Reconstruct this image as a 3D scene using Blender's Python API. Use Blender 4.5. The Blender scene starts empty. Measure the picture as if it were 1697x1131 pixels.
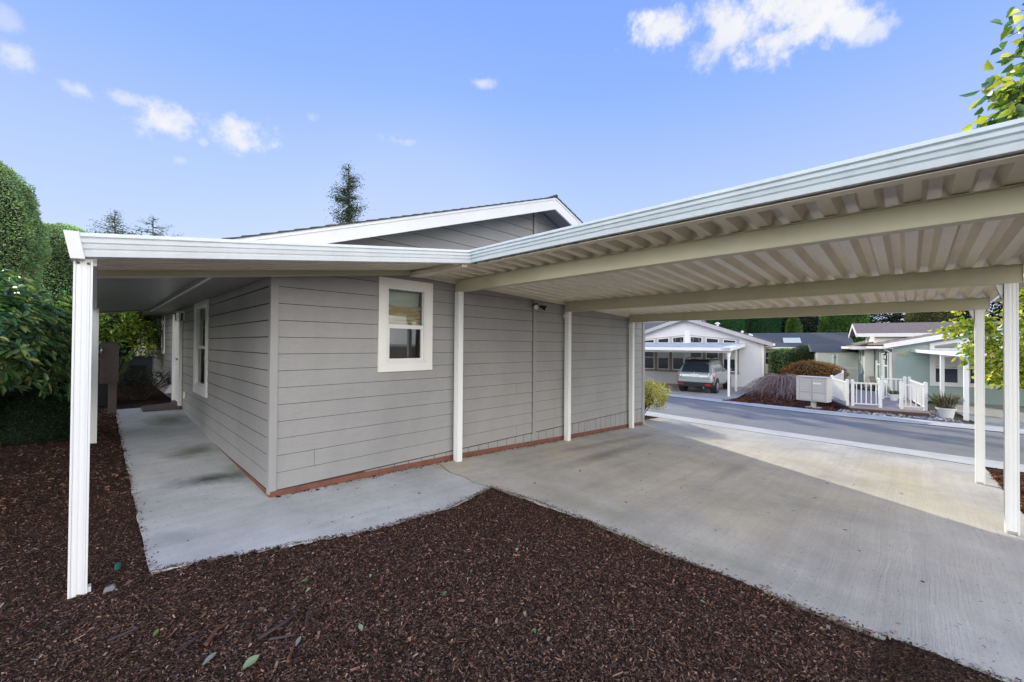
import bpy, math, random
import numpy as np
from mathutils import Vector, Matrix
R = math.radians
random.seed(7)
rng = np.random.default_rng(11)
scn = bpy.context.scene
col = scn.collection

# ------------------------------------------------------------------ ground heights
GX = [-400, 0, 2.4, 5, 7.5, 10, 13, 16.5, 19, 21, 400]
GZ = [0, 0, -.07, -.2, -.31, -.43, -.55, -.66, -.78, -.8, -.8]
RY = [-400, 0, 2.5, 5, 6.2, 8, 20, 400]
RZ = [0, 0, .06, .14, .2, .24, .28, .28]
def Hn(x, y):
    x = np.asarray(x, float); y = np.asarray(y, float)
    return np.interp(x, GX, GZ) + np.clip(1 - x / 8, 0, 1) * np.interp(y, RY, RZ)
def H(x, y): return float(Hn(x, y))

# ------------------------------------------------------------------ object helpers
ROOT = {}
def tag(o, label=None, cat=None, group=None, kind=None):
    if label: o['label'] = label
    if cat: o['category'] = cat
    if group: o['group'] = group
    if kind: o['kind'] = kind
    return o
def thing(name, label, cat, loc=(0, 0, 0), rotz=0., group=None):
    o = bpy.data.objects.new(name, None); col.objects.link(o)
    o.location = loc; o.rotation_euler = (0, 0, rotz); o.empty_display_size = .2
    ROOT[o.name] = (Vector(loc), rotz)
    return tag(o, label, cat, group)
def link(name, me, mat, parent=None):
    o = bpy.data.objects.new(name, me); col.objects.link(o)
    if mat and not me.materials: me.materials.append(mat)
    if parent:
        o.parent = parent
        if parent.name in ROOT: ROOT[o.name] = ROOT[parent.name]
    return o
class MB:
    """collects faces; coordinates are world ones, or local x,y with world z when local=True"""
    def __init__(s): s.v = []; s.f = []
    def add(s, vs, fs):
        n = len(s.v); s.v += [tuple(v) for v in vs]; s.f += [tuple(n + i for i in f) for f in fs]; return s
    def quad(s, a, b, c, d): return s.add([a, b, c, d], [(0, 1, 2, 3)])
    def box(s, x0, x1, y0, y1, z0, z1):
        return s.add([(x0, y0, z0), (x1, y0, z0), (x1, y1, z0), (x0, y1, z0), (x0, y0, z1), (x1, y0, z1), (x1, y1, z1), (x0, y1, z1)],
                     [(0, 3, 2, 1), (4, 5, 6, 7), (0, 1, 5, 4), (1, 2, 6, 5), (2, 3, 7, 6), (3, 0, 4, 7)])
    def hexa(s, p):  # 8 points, bottom ring then top ring
        return s.add(p, [(0, 3, 2, 1), (4, 5, 6, 7), (0, 1, 5, 4), (1, 2, 6, 5), (2, 3, 7, 6), (3, 0, 4, 7)])
    def prism(s, A, B):  # two matching closed rings
        n = len(A)
        return s.add(list(A) + list(B), [tuple(range(n - 1, -1, -1)), tuple(range(n, 2 * n))] + [(i, (i + 1) % n, n + (i + 1) % n, n + i) for i in range(n)])
    def sheet(s, A, B):
        n = len(A)
        return s.add(list(A) + list(B), [(i, i + 1, n + i + 1, n + i) for i in range(n - 1)])
    def tube(s, pts, rad, n=6, caps=True):
        pts = [Vector(p) for p in pts]; m = len(pts)
        rad = rad if isinstance(rad, (list, tuple)) else [rad] * m
        rings = []
        for i, p in enumerate(pts):
            d = (pts[min(i + 1, m - 1)] - pts[max(i - 1, 0)]).normalized()
            a = d.cross(Vector((0, 0, 1)));
            if a.length < .1: a = d.cross(Vector((1, 0, 0)))
            a.normalize(); b = d.cross(a)
            rings.append([p + (a * math.cos(t) + b * math.sin(t)) * rad[i] for t in [2 * math.pi * k / n for k in range(n)]])
        vs = [v for r in rings for v in r]; fs = []
        for i in range(m - 1):
            for k in range(n): fs.append((i * n + k, i * n + (k + 1) % n, (i + 1) * n + (k + 1) % n, (i + 1) * n + k))
        if caps: fs += [tuple(range(n - 1, -1, -1)), tuple((m - 1) * n + k for k in range(n))]
        return s.add(vs, fs)
    def cyl(s, c, ax, r, h, n=20, r2=None):  # axis unit vector from c along ax
        c = Vector(c); ax = Vector(ax); return s.tube([c, c + ax * h], [r, r if r2 is None else r2], n)
    def build(s, name, mat, parent=None, local=False, smooth=False, bevel=0, seg=2):
        L, rz = (Vector((0, 0, 0)), 0.)
        if parent: L, rz = ROOT.get(parent.name, (L, rz))
        if local: vs = [(v[0], v[1], v[2] - L.z) for v in s.v]
        else:
            c, sn = math.cos(-rz), math.sin(-rz)
            vs = []
            for v in s.v:
                x, y = v[0] - L.x, v[1] - L.y
                vs.append((c * x - sn * y, sn * x + c * y, v[2] - L.z))
        me = bpy.data.meshes.new(name); me.from_pydata(vs, [], s.f); me.update()
        if smooth:
            me.polygons.foreach_set('use_smooth', [True] * len(me.polygons))
            try: me.set_sharp_from_angle(angle=R(35))
            except Exception: pass
        o = link(name, me, mat, parent)
        if bevel:
            m = o.modifiers.new('bevel', 'BEVEL'); m.width = bevel; m.segments = seg; m.limit_method = 'ANGLE'; m.angle_limit = R(40)
        return o
def npmesh(name, V, F, mat, parent=None, tint=None, smooth=False):
    V = np.asarray(V, np.float32); F = np.asarray(F, np.int32); k = F.shape[1]
    if parent is not None and parent.name in ROOT:
        L, rz = ROOT[parent.name]; V = V - np.array(L, np.float32)
        if rz:
            c, sn = math.cos(-rz), math.sin(-rz); V = np.stack([c * V[:, 0] - sn * V[:, 1], sn * V[:, 0] + c * V[:, 1], V[:, 2]], 1)
    me = bpy.data.meshes.new(name)
    me.vertices.add(len(V)); me.vertices.foreach_set('co', V.astype(np.float32).ravel())
    me.loops.add(F.size); me.loops.foreach_set('vertex_index', F.ravel())
    me.polygons.add(len(F)); me.polygons.foreach_set('loop_start', np.arange(0, F.size, k, dtype=np.int32))
    if smooth: me.polygons.foreach_set('use_smooth', np.ones(len(F), bool))
    me.update(calc_edges=True)
    if tint is not None:
        a = me.attributes.new('tint', 'FLOAT_COLOR', 'FACE')
        t = np.ones((len(F), 4), np.float32); t[:, :3] = tint; a.data.foreach_set('color', t.ravel())
    return link(name, me, mat, parent)

# ------------------------------------------------------------------ materials
def nodes(m):
    m.use_nodes = True; nt = m.node_tree; nt.nodes.clear()
    return nt, nt.nodes.new, nt.links.new
def setin(b, **kw):
    for k, v in kw.items():
        k = k.replace('_', ' ')
        if k in b.inputs: b.inputs[k].default_value = v
def pm(name, c1, c2=None, scale=3, rough=.6, bump=0., bscale=40, stretch=(1, 1, 1), metallic=0, bstretch=None, c3=None, spec=.5, dirt=0., dscale=1.2, coat=0):
    m = bpy.data.materials.new(name); nt, N, Lk = nodes(m)
    out = N('ShaderNodeOutputMaterial'); b = N('ShaderNodeBsdfPrincipled'); Lk(b.outputs[0], out.inputs[0])
    setin(b, Roughness=rough, Metallic=metallic); b.inputs['Specular IOR Level'].default_value = spec
    if coat: b.inputs['Coat Weight'].default_value = coat; b.inputs['Coat Roughness'].default_value = .08
    g = N('ShaderNodeNewGeometry')
    def noise(sc, st, det=6, ro=.6):
        mp = N('ShaderNodeMapping'); mp.inputs['Scale'].default_value = st; Lk(g.outputs['Position'], mp.inputs[0])
        n = N('ShaderNodeTexNoise'); n.inputs['Scale'].default_value = sc; n.inputs['Detail'].default_value = det; n.inputs['Roughness'].default_value = ro
        Lk(mp.outputs[0], n.inputs['Vector']); return n.outputs[0]
    c2 = c2 or tuple(x * .85 for x in c1)
    r = N('ShaderNodeValToRGB'); r.color_ramp.elements[0].position = .32; r.color_ramp.elements[1].position = .68
    r.color_ramp.elements[0].color = (*c1, 1); r.color_ramp.elements[1].color = (*c2, 1)
    if c3: e = r.color_ramp.elements.new(.5); e.color = (*c3, 1)
    Lk(noise(scale, stretch), r.inputs[0]); cur = r.outputs[0]
    if dirt:
        dn = N('ShaderNodeMapRange'); dn.inputs[1].default_value = .45; dn.inputs[2].default_value = .8; dn.inputs[3].default_value = 1; dn.inputs[4].default_value = 1 - dirt
        Lk(noise(dscale, (1, 1, .35), 8, .7), dn.inputs[0])
        mx = N('ShaderNodeMix'); mx.data_type = 'RGBA'; mx.blend_type = 'MULTIPLY'; mx.inputs[0].default_value = 1
        Lk(cur, mx.inputs[6]); Lk(dn.outputs[0], mx.inputs[7]); cur = mx.outputs[2]
    Lk(cur, b.inputs['Base Color'])
    if bump:
        bp = N('ShaderNodeBump'); bp.inputs['Strength'].default_value = bump; bp.inputs['Distance'].default_value = .01
        Lk(noise(bscale, bstretch or stretch, 4), bp.inputs['Height']); Lk(bp.outputs[0], b.inputs['Normal'])
    return m
def leafmat(name, rough=.45, trans=.35, spec=.4, tr=(1.0, 1.15, .55)):
    m = bpy.data.materials.new(name); nt, N, Lk = nodes(m)
    out = N('ShaderNodeOutputMaterial'); b = N('ShaderNodeBsdfPrincipled'); setin(b, Roughness=rough); b.inputs['Specular IOR Level'].default_value = spec
    a = N('ShaderNodeAttribute'); a.attribute_name = 'tint'; Lk(a.outputs['Color'], b.inputs['Base Color'])
    t = N('ShaderNodeBsdfTranslucent'); mx = N('ShaderNodeMix'); mx.data_type = 'RGBA'; mx.blend_type = 'MULTIPLY'; mx.inputs[0].default_value = 1
    Lk(a.outputs['Color'], mx.inputs[6]); mx.inputs[7].default_value = (*[x * 1.6 for x in tr], 1); Lk(mx.outputs[2], t.inputs[0])
    ms = N('ShaderNodeMixShader'); ms.inputs[0].default_value = trans; Lk(b.outputs[0], ms.inputs[1]); Lk(t.outputs[0], ms.inputs[2]); Lk(ms.outputs[0], out.inputs[0])
    return m
def glassmat(name, tintc=(.85, .95, .9), refl=.12, rough=.02):
    m = bpy.data.materials.new(name); nt, N, Lk = nodes(m)
    out = N('ShaderNodeOutputMaterial'); t = N('ShaderNodeBsdfTransparent'); t.inputs[0].default_value = (*tintc, 1)
    g = N('ShaderNodeBsdfGlossy'); g.inputs['Roughness'].default_value = rough
    f = N('ShaderNodeFresnel'); f.inputs[0].default_value = 1.5
    ad = N('ShaderNodeMath'); ad.operation = 'ADD'; ad.inputs[1].default_value = refl; Lk(f.outputs[0], ad.inputs[0])
    ms = N('ShaderNodeMixShader'); Lk(ad.outputs[0], ms.inputs[0]); Lk(t.outputs[0], ms.inputs[1]); Lk(g.outputs[0], ms.inputs[2]); Lk(ms.outputs[0], out.inputs[0])
    return m
M = {}
M['siding'] = pm('siding', (.335, .325, .308), (.295, .287, .272), 1.3, .55, .55, 9, (1, 1, 1), bstretch=(1.2, 1.2, 11), dirt=.13)
M['trimgrey'] = pm('grey_trim', (.335, .325, .31), (.30, .292, .28), 2, .55, .2, 30)
M['white'] = pm('white_paint', (.80, .79, .75), (.74, .73, .69), 2, .45, .15, 60, dirt=.06)
M['cream'] = pm('cream_trim', (.83, .81, .74), (.79, .765, .69), 2, .45, .12, 60)
M['alu'] = pm('white_enamel', (.85, .85, .81), (.81, .81, .775), 1.5, .38, .04, 30, dirt=.06, dscale=2)
M['fascia'] = pm('weathered_fascia', (.82, .85, .85), (.78, .81, .81), 1.5, .4, .05, 40, dirt=.12, dscale=9)
M['beam'] = pm('almond_beam', (.58, .56, .38), (.53, .51, .35), 1.5, .42, .05, 20, dirt=.12)
M['deck'] = pm('deck_pan', (.86, .77, .63), (.81, .72, .58), 2, .32, .05, 20, dirt=.15)
M['deckgrey'] = pm('deck_pan_grey', (.46, .47, .49), (.40, .41, .43), 2, .3, .05, 20)
M['decktop'] = pm('deck_top', (.45, .5, .55), (.35, .4, .45), 2, .5)
M['rust'] = pm('redwood_base', (.22, .085, .05), (.13, .052, .034), 6, .75, .3, 60)
M['fascia_blue'] = pm('weathered_carport_fascia', (.66, .73, .75), (.61, .68, .70), 1.5, .38, .05, 40, dirt=.15, dscale=9)
M['shingle'] = pm('shingles', (.10, .095, .09), (.055, .052, .05), 14, .9, .8, 50, stretch=(1, 1, 3))
M['shinglebrown'] = pm('brown_shingles', (.24, .19, .165), (.16, .125, .11), 9, .9, .6, 50)
M['shingledark'] = pm('slate_shingles', (.09, .10, .115), (.055, .06, .07), 9, .9, .6, 50)
M['black'] = pm('black_plastic', (.015, .015, .016), (.01, .01, .01), 5, .4)
M['darkroom'] = pm('dark_room', (.085, .06, .045), (.05, .038, .03), 3, .9)
M['curtain'] = pm('gold_curtain', (.62, .50, .32), (.54, .43, .27), 6, .8, .2, 80)
M['shade'] = pm('pale_shade', (.62, .66, .58), (.56, .60, .53), 5, .8)
M['glass'] = glassmat('window_glass', (.94, .97, .95), .02)
M['glassdark'] = glassmat('dark_window_glass', (.25, .27, .26), .22)
M['screen'] = pm('insect_screen', (.10, .085, .08), (.075, .065, .06), 60, .7)
M['panelbrown'] = pm('brown_enamel', (.115, .085, .072), (.09, .066, .056), 3, .5, .05, 40)
M['steel'] = pm('steel', (.6, .6, .6), (.45, .45, .45), 5, .3, metallic=.9)
M['meterglass'] = glassmat('meter_glass', (.7, .75, .8), .2)
M['bark'] = pm('bark', (.12, .09, .065), (.06, .045, .035), 8, .9, .8, 40)
M['twig'] = pm('bare_twigs', (.36, .28, .27), (.14, .095, .10), 12, .8)
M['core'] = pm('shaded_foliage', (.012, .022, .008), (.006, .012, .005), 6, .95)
M['gravel'] = pm('kerb_concrete', (.62, .60, .55), (.52, .50, .46), 3, .85, .4, 90, dirt=.15)
M['sage'] = pm('sage_siding', (.34, .44, .40), (.31, .41, .37), 2, .55, .3, 12, bstretch=(1, 1, 10))
M['whitesiding'] = pm('white_siding', (.70, .69, .70), (.66, .65, .67), 2, .55, .3, 12, bstretch=(1, 1, 10))
M['taupe'] = pm('taupe_trim', (.30, .23, .19), (.26, .2, .165), 2, .55)
M['lavtrim'] = pm('grey_barge_paint', (.42, .40, .40), (.38, .36, .36), 2, .55)
M['tan'] = pm('tan_siding', (.42, .33, .24), (.38, .30, .22), 2, .6, .3, 12, bstretch=(1, 1, 10))
M['creamwall'] = pm('cream_wall', (.62, .54, .44), (.58, .50, .40), 2, .7)
M['redbrowndeck'] = pm('brown_deck_board', (.10, .052, .035), (.075, .04, .028), 4, .6)
M['deckboard'] = pm('weathered_boards', (.40, .33, .29), (.33, .27, .24), 3, .7, .3, 20, stretch=(1, 12, 1))
M['greypanel'] = pm('grey_panel', (.20, .20, .20), (.16, .16, .165), 2, .6)
M['mailgrey'] = pm('mailbox_enamel', (.56, .53, .48), (.52, .49, .45), 3, .45)
M['mat'] = pm('brown_mat', (.13, .10, .085), (.085, .065, .055), 60, .95, .6, 150)
M['carpaint'] = pm('silver_green_paint', (.38, .42, .41), (.35, .39, .38), 2, .25, metallic=.5, coat=.6)
M['carglass'] = pm('car_glass', (.02, .03, .05), (.015, .02, .035), 2, .06, spec=.9)
M['redlens'] = pm('red_lens', (.5, .02, .03), (.35, .01, .02), 8, .15)
M['clearlens'] = pm('clear_lens', (.75, .55, .58), (.7, .5, .52), 8, .12)
M['rubber'] = pm('rubber', (.025, .025, .025), (.015, .015, .015), 8, .8)
M['pot'] = pm('white_pot', (.75, .75, .73), (.7, .7, .68), 4, .5)
M['redpot'] = pm('red_pot', (.25, .03, .03), (.2, .02, .02), 4, .3)
M['gold'] = pm('brass_numerals', (.6, .45, .2), (.5, .38, .18), 8, .35, metallic=.6)
M['stone'] = leafmat('river_stone', .8, 0., .3)
M['leaf'] = leafmat('leaf')
M['glossleaf'] = leafmat('glossy_leaf', .38, .22, .5)
M['needle'] = leafmat('needles', .6, .25, .2)
M['chip'] = leafmat('bark_chips', .85, 0., .15)
M['tealcap'] = pm('green_plastic', (.03, .12, .10), (.02, .09, .08), 5, .5)

def mulch_material():
    m = bpy.data.materials.new('mulch'); nt, N, Lk = nodes(m)
    out = N('ShaderNodeOutputMaterial'); b = N('ShaderNodeBsdfPrincipled'); setin(b, Roughness=.95); b.inputs['Specular IOR Level'].default_value = .1; Lk(b.outputs[0], out.inputs[0])
    g = N('ShaderNodeNewGeometry')
    v = N('ShaderNodeTexVoronoi'); v.inputs['Scale'].default_value = 75; Lk(g.outputs['Position'], v.inputs['Vector'])
    r = N('ShaderNodeValToRGB'); cr = r.color_ramp
    cr.elements[0].position = 0; cr.elements[0].color = (.016, .010, .007, 1); cr.elements[1].position = 1; cr.elements[1].color = (.18, .10, .055, 1)
    for p, c in ((.4, (.038, .021, .014, 1)), (.7, (.075, .040, .024, 1)), (.88, (.05, .024, .016, 1))): e = cr.elements.new(p); e.color = c
    sx = N('ShaderNodeSeparateColor'); Lk(v.outputs['Color'], sx.inputs[0]); Lk(sx.outputs[0], r.inputs[0]); Lk(r.outputs[0], b.inputs['Base Color'])
    bp = N('ShaderNodeBump'); bp.inputs['Strength'].default_value = .9; bp.inputs['Distance'].default_value = .015
    Lk(v.outputs['Distance'], bp.inputs['Height']); Lk(bp.outputs[0], b.inputs['Normal'])
    return m
M['mulch'] = mulch_material()

def concrete_material(name, base, brush_axis='x', stains_tints=(), warm=0., brush=1.):
    """broom finished slab: fine lines along one axis, cloudy grime, soft damp staining and one painted sun tint at fixed places"""
    m = bpy.data.materials.new(name); nt, N, Lk = nodes(m)
    out = N('ShaderNodeOutputMaterial'); b = N('ShaderNodeBsdfPrincipled'); setin(b, Roughness=.82); b.inputs['Specular IOR Level'].default_value = .3; Lk(b.outputs[0], out.inputs[0])
    g = N('ShaderNodeNewGeometry'); P = g.outputs['Position']
    def noise(sc, st=(1, 1, 1), det=6, ro=.6, dist=0, src=None):
        mp = N('ShaderNodeMapping'); mp.inputs['Scale'].default_value = st; Lk(src or P, mp.inputs[0])
        n = N('ShaderNodeTexNoise'); n.inputs['Scale'].default_value = sc; n.inputs['Detail'].default_value = det; n.inputs['Roughness'].default_value = ro; n.inputs['Distortion'].default_value = dist
        Lk(mp.outputs[0], n.inputs['Vector']); return n.outputs[0]
    def math_(op, a, c, clamp=False):
        n = N('ShaderNodeMath'); n.operation = op; n.use_clamp = clamp
        for i, x in enumerate((a, c)):
            if x is None: continue
            if isinstance(x, (int, float)): n.inputs[i].default_value = x
            else: Lk(x, n.inputs[i])
        return n.outputs[0]
    def ramp(x, lo, hi, a, c):
        n = N('ShaderNodeMapRange'); n.inputs[1].default_value = lo; n.inputs[2].default_value = hi; n.inputs[3].default_value = a; n.inputs[4].default_value = c; Lk(x, n.inputs[0]); return n.outputs[0]
    def mixc(f, a, c, mode='MIX'):
        n = N('ShaderNodeMix'); n.data_type = 'RGBA'; n.blend_type = mode
        if isinstance(f, (int, float)): n.inputs[0].default_value = f
        else: Lk(f, n.inputs[0])
        for i, x in ((6, a), (7, c)):
            if isinstance(x, tuple): n.inputs[i].default_value = (*x, 1)
            else: Lk(x, n.inputs[i])
        return n.outputs[2]
    # wavy brush coordinate
    wob = N('ShaderNodeVectorMath'); wob.operation = 'MULTIPLY_ADD'
    nz = N('ShaderNodeTexNoise'); nz.inputs['Scale'].default_value = 1.1; nz.inputs['Detail'].default_value = 2; Lk(P, nz.inputs['Vector'])
    Lk(nz.outputs['Color'], wob.inputs[0]); wob.inputs[1].default_value = (.14, .14, 0); Lk(P, wob.inputs[2])
    st = (.35, 45, 1) if brush_axis == 'x' else (45, .35, 1)
    lines = noise(1.6, st, 4, .75, 0, wob.outputs[0])
    st2 = (.12, 5, 1) if brush_axis == 'x' else (5, .12, 1)
    wide = noise(1.4, st2, 4, .6, 0, wob.outputs[0])
    cloud = noise(.9, det=8, ro=.65); fine = noise(60, det=4)
    c = mixc(ramp(cloud, .35, .68, 0, 1), base, tuple(x * .70 for x in base))
    c = mixc(1, c, ramp(lines, .3, .7, 1 - .10 * brush, 1 + .04 * brush), 'MULTIPLY')
    c = mixc(1, c, ramp(wide, .35, .72, 1.03, .90), 'MULTIPLY')
    c = mixc(1, c, ramp(fine, .3, .7, .93, 1.05), 'MULTIPLY')
    sp = noise(38, det=1); c = mixc(ramp(sp, .68, .75, 0, .55), c, (.10, .09, .08))
    st_ = noise(2.2, (1, 1, 1), 9, .75); c = mixc(ramp(st_, .54, .72, 0, .30), c, (.20, .19, .16))
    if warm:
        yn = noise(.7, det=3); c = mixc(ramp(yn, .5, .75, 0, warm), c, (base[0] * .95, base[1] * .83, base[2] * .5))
    sn = noise(3, (1, 1, 1), 6, .7)
    for (sx, sy, rx, ry, ang, cc, strength) in stains_tints:
        mp = N('ShaderNodeMapping'); mp.vector_type = 'TEXTURE'; mp.inputs['Location'].default_value = (sx, sy, 0); mp.inputs['Rotation'].default_value = (0, 0, R(ang)); mp.inputs['Scale'].default_value = (rx, ry, 1)
        Lk(P, mp.inputs[0]); s = N('ShaderNodeSeparateXYZ'); Lk(mp.outputs[0], s.inputs[0])
        d = math_('POWER', math_('ADD', math_('MULTIPLY', s.outputs[0], s.outputs[0]), math_('MULTIPLY', s.outputs[1], s.outputs[1])), .5)
        d = math_('ADD', d, math_('MULTIPLY', math_('SUBTRACT', sn, .5), 1.6))
        c = mixc(ramp(d, .15, 1.1, strength, 0), c, cc)
    Lk(c, b.inputs['Base Color'])
    bp = N('ShaderNodeBump'); bp.inputs['Strength'].default_value = .55 * brush; bp.inputs['Distance'].default_value = .006
    Lk(math_('ADD', lines, math_('MULTIPLY', fine, .5)), bp.inputs['Height']); Lk(bp.outputs[0], b.inputs['Normal'])
    return m
DK = (.06, .065, .055); GN = (.13, .15, .09)
M['walk'] = concrete_material('walkway_concrete', (.67, .665, .62), 'x',
    [(-.34, 1.05, .42, .26, -14, DK, .92), (-.30, 2.5, .38, .42, 0, GN, .8), (-.30, 5.2, .40, .7, 0, GN, .8), (-.06, 1.1, .16, .5, 0, GN, .5),
     (-.8, -.45, .22, .28, 30, (.25, .27, .27), .5)], brush=.5)
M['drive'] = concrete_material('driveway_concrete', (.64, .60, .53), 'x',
    [(4.6, -1.2, 1.7, .20, 2, (.16, .16, .16), .6), (5.6, -.70, 1.7, .16, -3, (.18, .18, .18), .5), (5.0, -2.9, 1.8, .13, 1, (.22, .21, .2), .35), (7.2, -4.6, 1.6, .5, 10, (.50, .40, .18), .35), (9.2, -4.6, .4, .8, 0, (.2, .18, .14), .4),  # yellow ellipse puts warm sun tone into the colour of the sunlit end
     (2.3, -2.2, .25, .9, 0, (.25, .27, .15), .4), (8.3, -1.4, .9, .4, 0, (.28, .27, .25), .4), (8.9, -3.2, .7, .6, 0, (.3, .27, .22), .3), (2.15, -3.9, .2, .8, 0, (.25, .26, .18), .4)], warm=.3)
M['farconcrete'] = concrete_material('far_concrete', (.48, .47, .44), 'x', brush=.5)
M['asphalt'] = pm('asphalt', (.27, .26, .245), (.22, .213, .205), 1.1, .9, .6, 120, dirt=.2)
M['soil'] = pm('grass_and_soil', (.035, .045, .016), (.05, .035, .02), .8, .95, .6, 12)

# ------------------------------------------------------------------ foliage helpers
def unit(v): return v / (np.linalg.norm(v, axis=1, keepdims=True) + 1e-9)
def rand_dirs(n): return unit(rng.normal(size=(n, 3)))
def pal(n, cols, w=None, var=.18):
    c = np.array(cols)[rng.choice(len(cols), n, p=w)]
    return np.clip(c * (1 + rng.normal(0, var, (n, 1))), .002, 1)
def leaves(name, pts, ax, L, W, tint, mat, parent=None, fold=.25, kind='leaf', up=None, curl=0.):
    """one small blade per point; 'leaf' has six corners folded on the midrib, 'blade' has four"""
    n = len(pts); ax = unit(ax)
    ref = rand_dirs(n) if up is None else unit(up + .35 * rng.normal(size=(n, 3)))
    s = unit(np.cross(ax, ref)); nn = np.cross(s, ax)
    L = np.broadcast_to(L, (n,)).reshape(n, 1); W = np.broadcast_to(W, (n,)).reshape(n, 1)
    if kind == 'leaf':
        def P(t, w, h): return pts + ax * L * t + s * W * w * .5 + nn * (W * h * fold - L * curl * t * t)
        V = np.stack([P(0, 0, 0), P(.3, .85, 1), P(.68, .9, 1), P(1, 0, 0), P(.68, -.9, 1), P(.3, -.85, 1)], 1).reshape(-1, 3)
        i = np.arange(n)[:, None] * 6
        F = np.concatenate([i + np.array([[0, 1, 2, 3]]), i + np.array([[0, 3, 4, 5]])], 0); tint = np.concatenate([tint, tint * .93], 0)
    else:
        def P(t, w): return pts + ax * L * t + s * W * w * .5
        V = np.stack([P(0, 0), P(.5, 1), P(1, 0), P(.5, -1)], 1).reshape(-1, 3)
        F = np.arange(n)[:, None] * 4 + np.array([[0, 1, 2, 3]])
    return npmesh(name, V, F, mat, parent, tint)
def lumps(p, seed, sc=1.6):
    r = np.random.default_rng(seed); out = np.zeros(len(p))
    for k in range(7):
        d = r.normal(size=3) * sc * (1 + .5 * k); out += np.sin(p @ d + r.uniform(0, 6)) / (1 + .55 * k)
    return out / 2.4
HEDGE = [(.15, .28, .11), (.22, .38, .15), (.30, .46, .18), (.42, .56, .22), (.09, .17, .07), (.32, .27, .15)]
def clipped(name, label, cat, x, y, z0, z1, rx, ry, n, size, square=.0, group=None, seed=1, cols=HEDGE, taper=.12, part='foliage', rough=.04, face=None):
    """a clipped conifer: dense blades over a lumpy rounded column, dark core inside, short trunk"""
    t = thing(name, label, cat, (x, y, z0), 0, group)
    h = z1 - z0
    u = rng.uniform(0, 2 * math.pi, n); v = rng.uniform(0, 1, n) ** .85
    side = rng.random(n) < .84
    zz = np.where(side, v * .93, 1 - .07 * rng.random(n))
    prof = (1 - taper * zz) * np.where(zz > .75, np.sqrt(np.clip(1 - ((zz - .75) / .26) ** 2.6, 0, 1)), 1) * np.clip(.72 + zz * 2.5, 0, 1)
    rad = np.where(side, 1, np.sqrt(rng.random(n))) * prof
    c, s_ = np.cos(u), np.sin(u)
    if square: q = (np.abs(c) ** (2 + square) + np.abs(s_) ** (2 + square)) ** (-1 / (2 + square)); c, s_ = c * q, s_ * q
    p = np.stack([c * rad * rx, s_ * rad * ry, zz * h], 1)
    lm = lumps(p, seed)
    nr = unit(np.stack([np.cos(u) / rx, np.sin(u) / ry, np.where(zz > .85, .8, .05)], 1))
    p = p + nr * (lm * rough * 1.6 + rng.uniform(-.08, .04, n) * max(size / .04, 1) * .8)[:, None]
    ax = nr * .6 + rand_dirs(n) * .8 + np.array([0, 0, .35])
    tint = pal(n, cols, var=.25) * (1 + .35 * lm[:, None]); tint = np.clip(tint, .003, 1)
    leaves(part, p + np.array([x, y, z0]), ax, size * rng.uniform(.7, 1.5, n), size * rng.uniform(.35, .6, n), tint, M['needle'], t, kind='blade')
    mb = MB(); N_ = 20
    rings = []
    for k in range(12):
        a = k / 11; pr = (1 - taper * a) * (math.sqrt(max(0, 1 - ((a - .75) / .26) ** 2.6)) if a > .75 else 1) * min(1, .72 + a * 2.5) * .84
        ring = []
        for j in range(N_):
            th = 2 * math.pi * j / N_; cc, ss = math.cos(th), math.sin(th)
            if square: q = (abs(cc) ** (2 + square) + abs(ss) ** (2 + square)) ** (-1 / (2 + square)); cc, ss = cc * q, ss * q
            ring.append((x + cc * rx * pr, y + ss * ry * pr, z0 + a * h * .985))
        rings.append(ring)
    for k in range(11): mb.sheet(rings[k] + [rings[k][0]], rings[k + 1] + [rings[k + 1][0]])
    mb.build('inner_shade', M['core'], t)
    MB().tube([(x, y, z0 - .1), (x, y, z0 + h * .4)], [.09, .05], 8).build('trunk', M['bark'], t)
    return t
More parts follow.
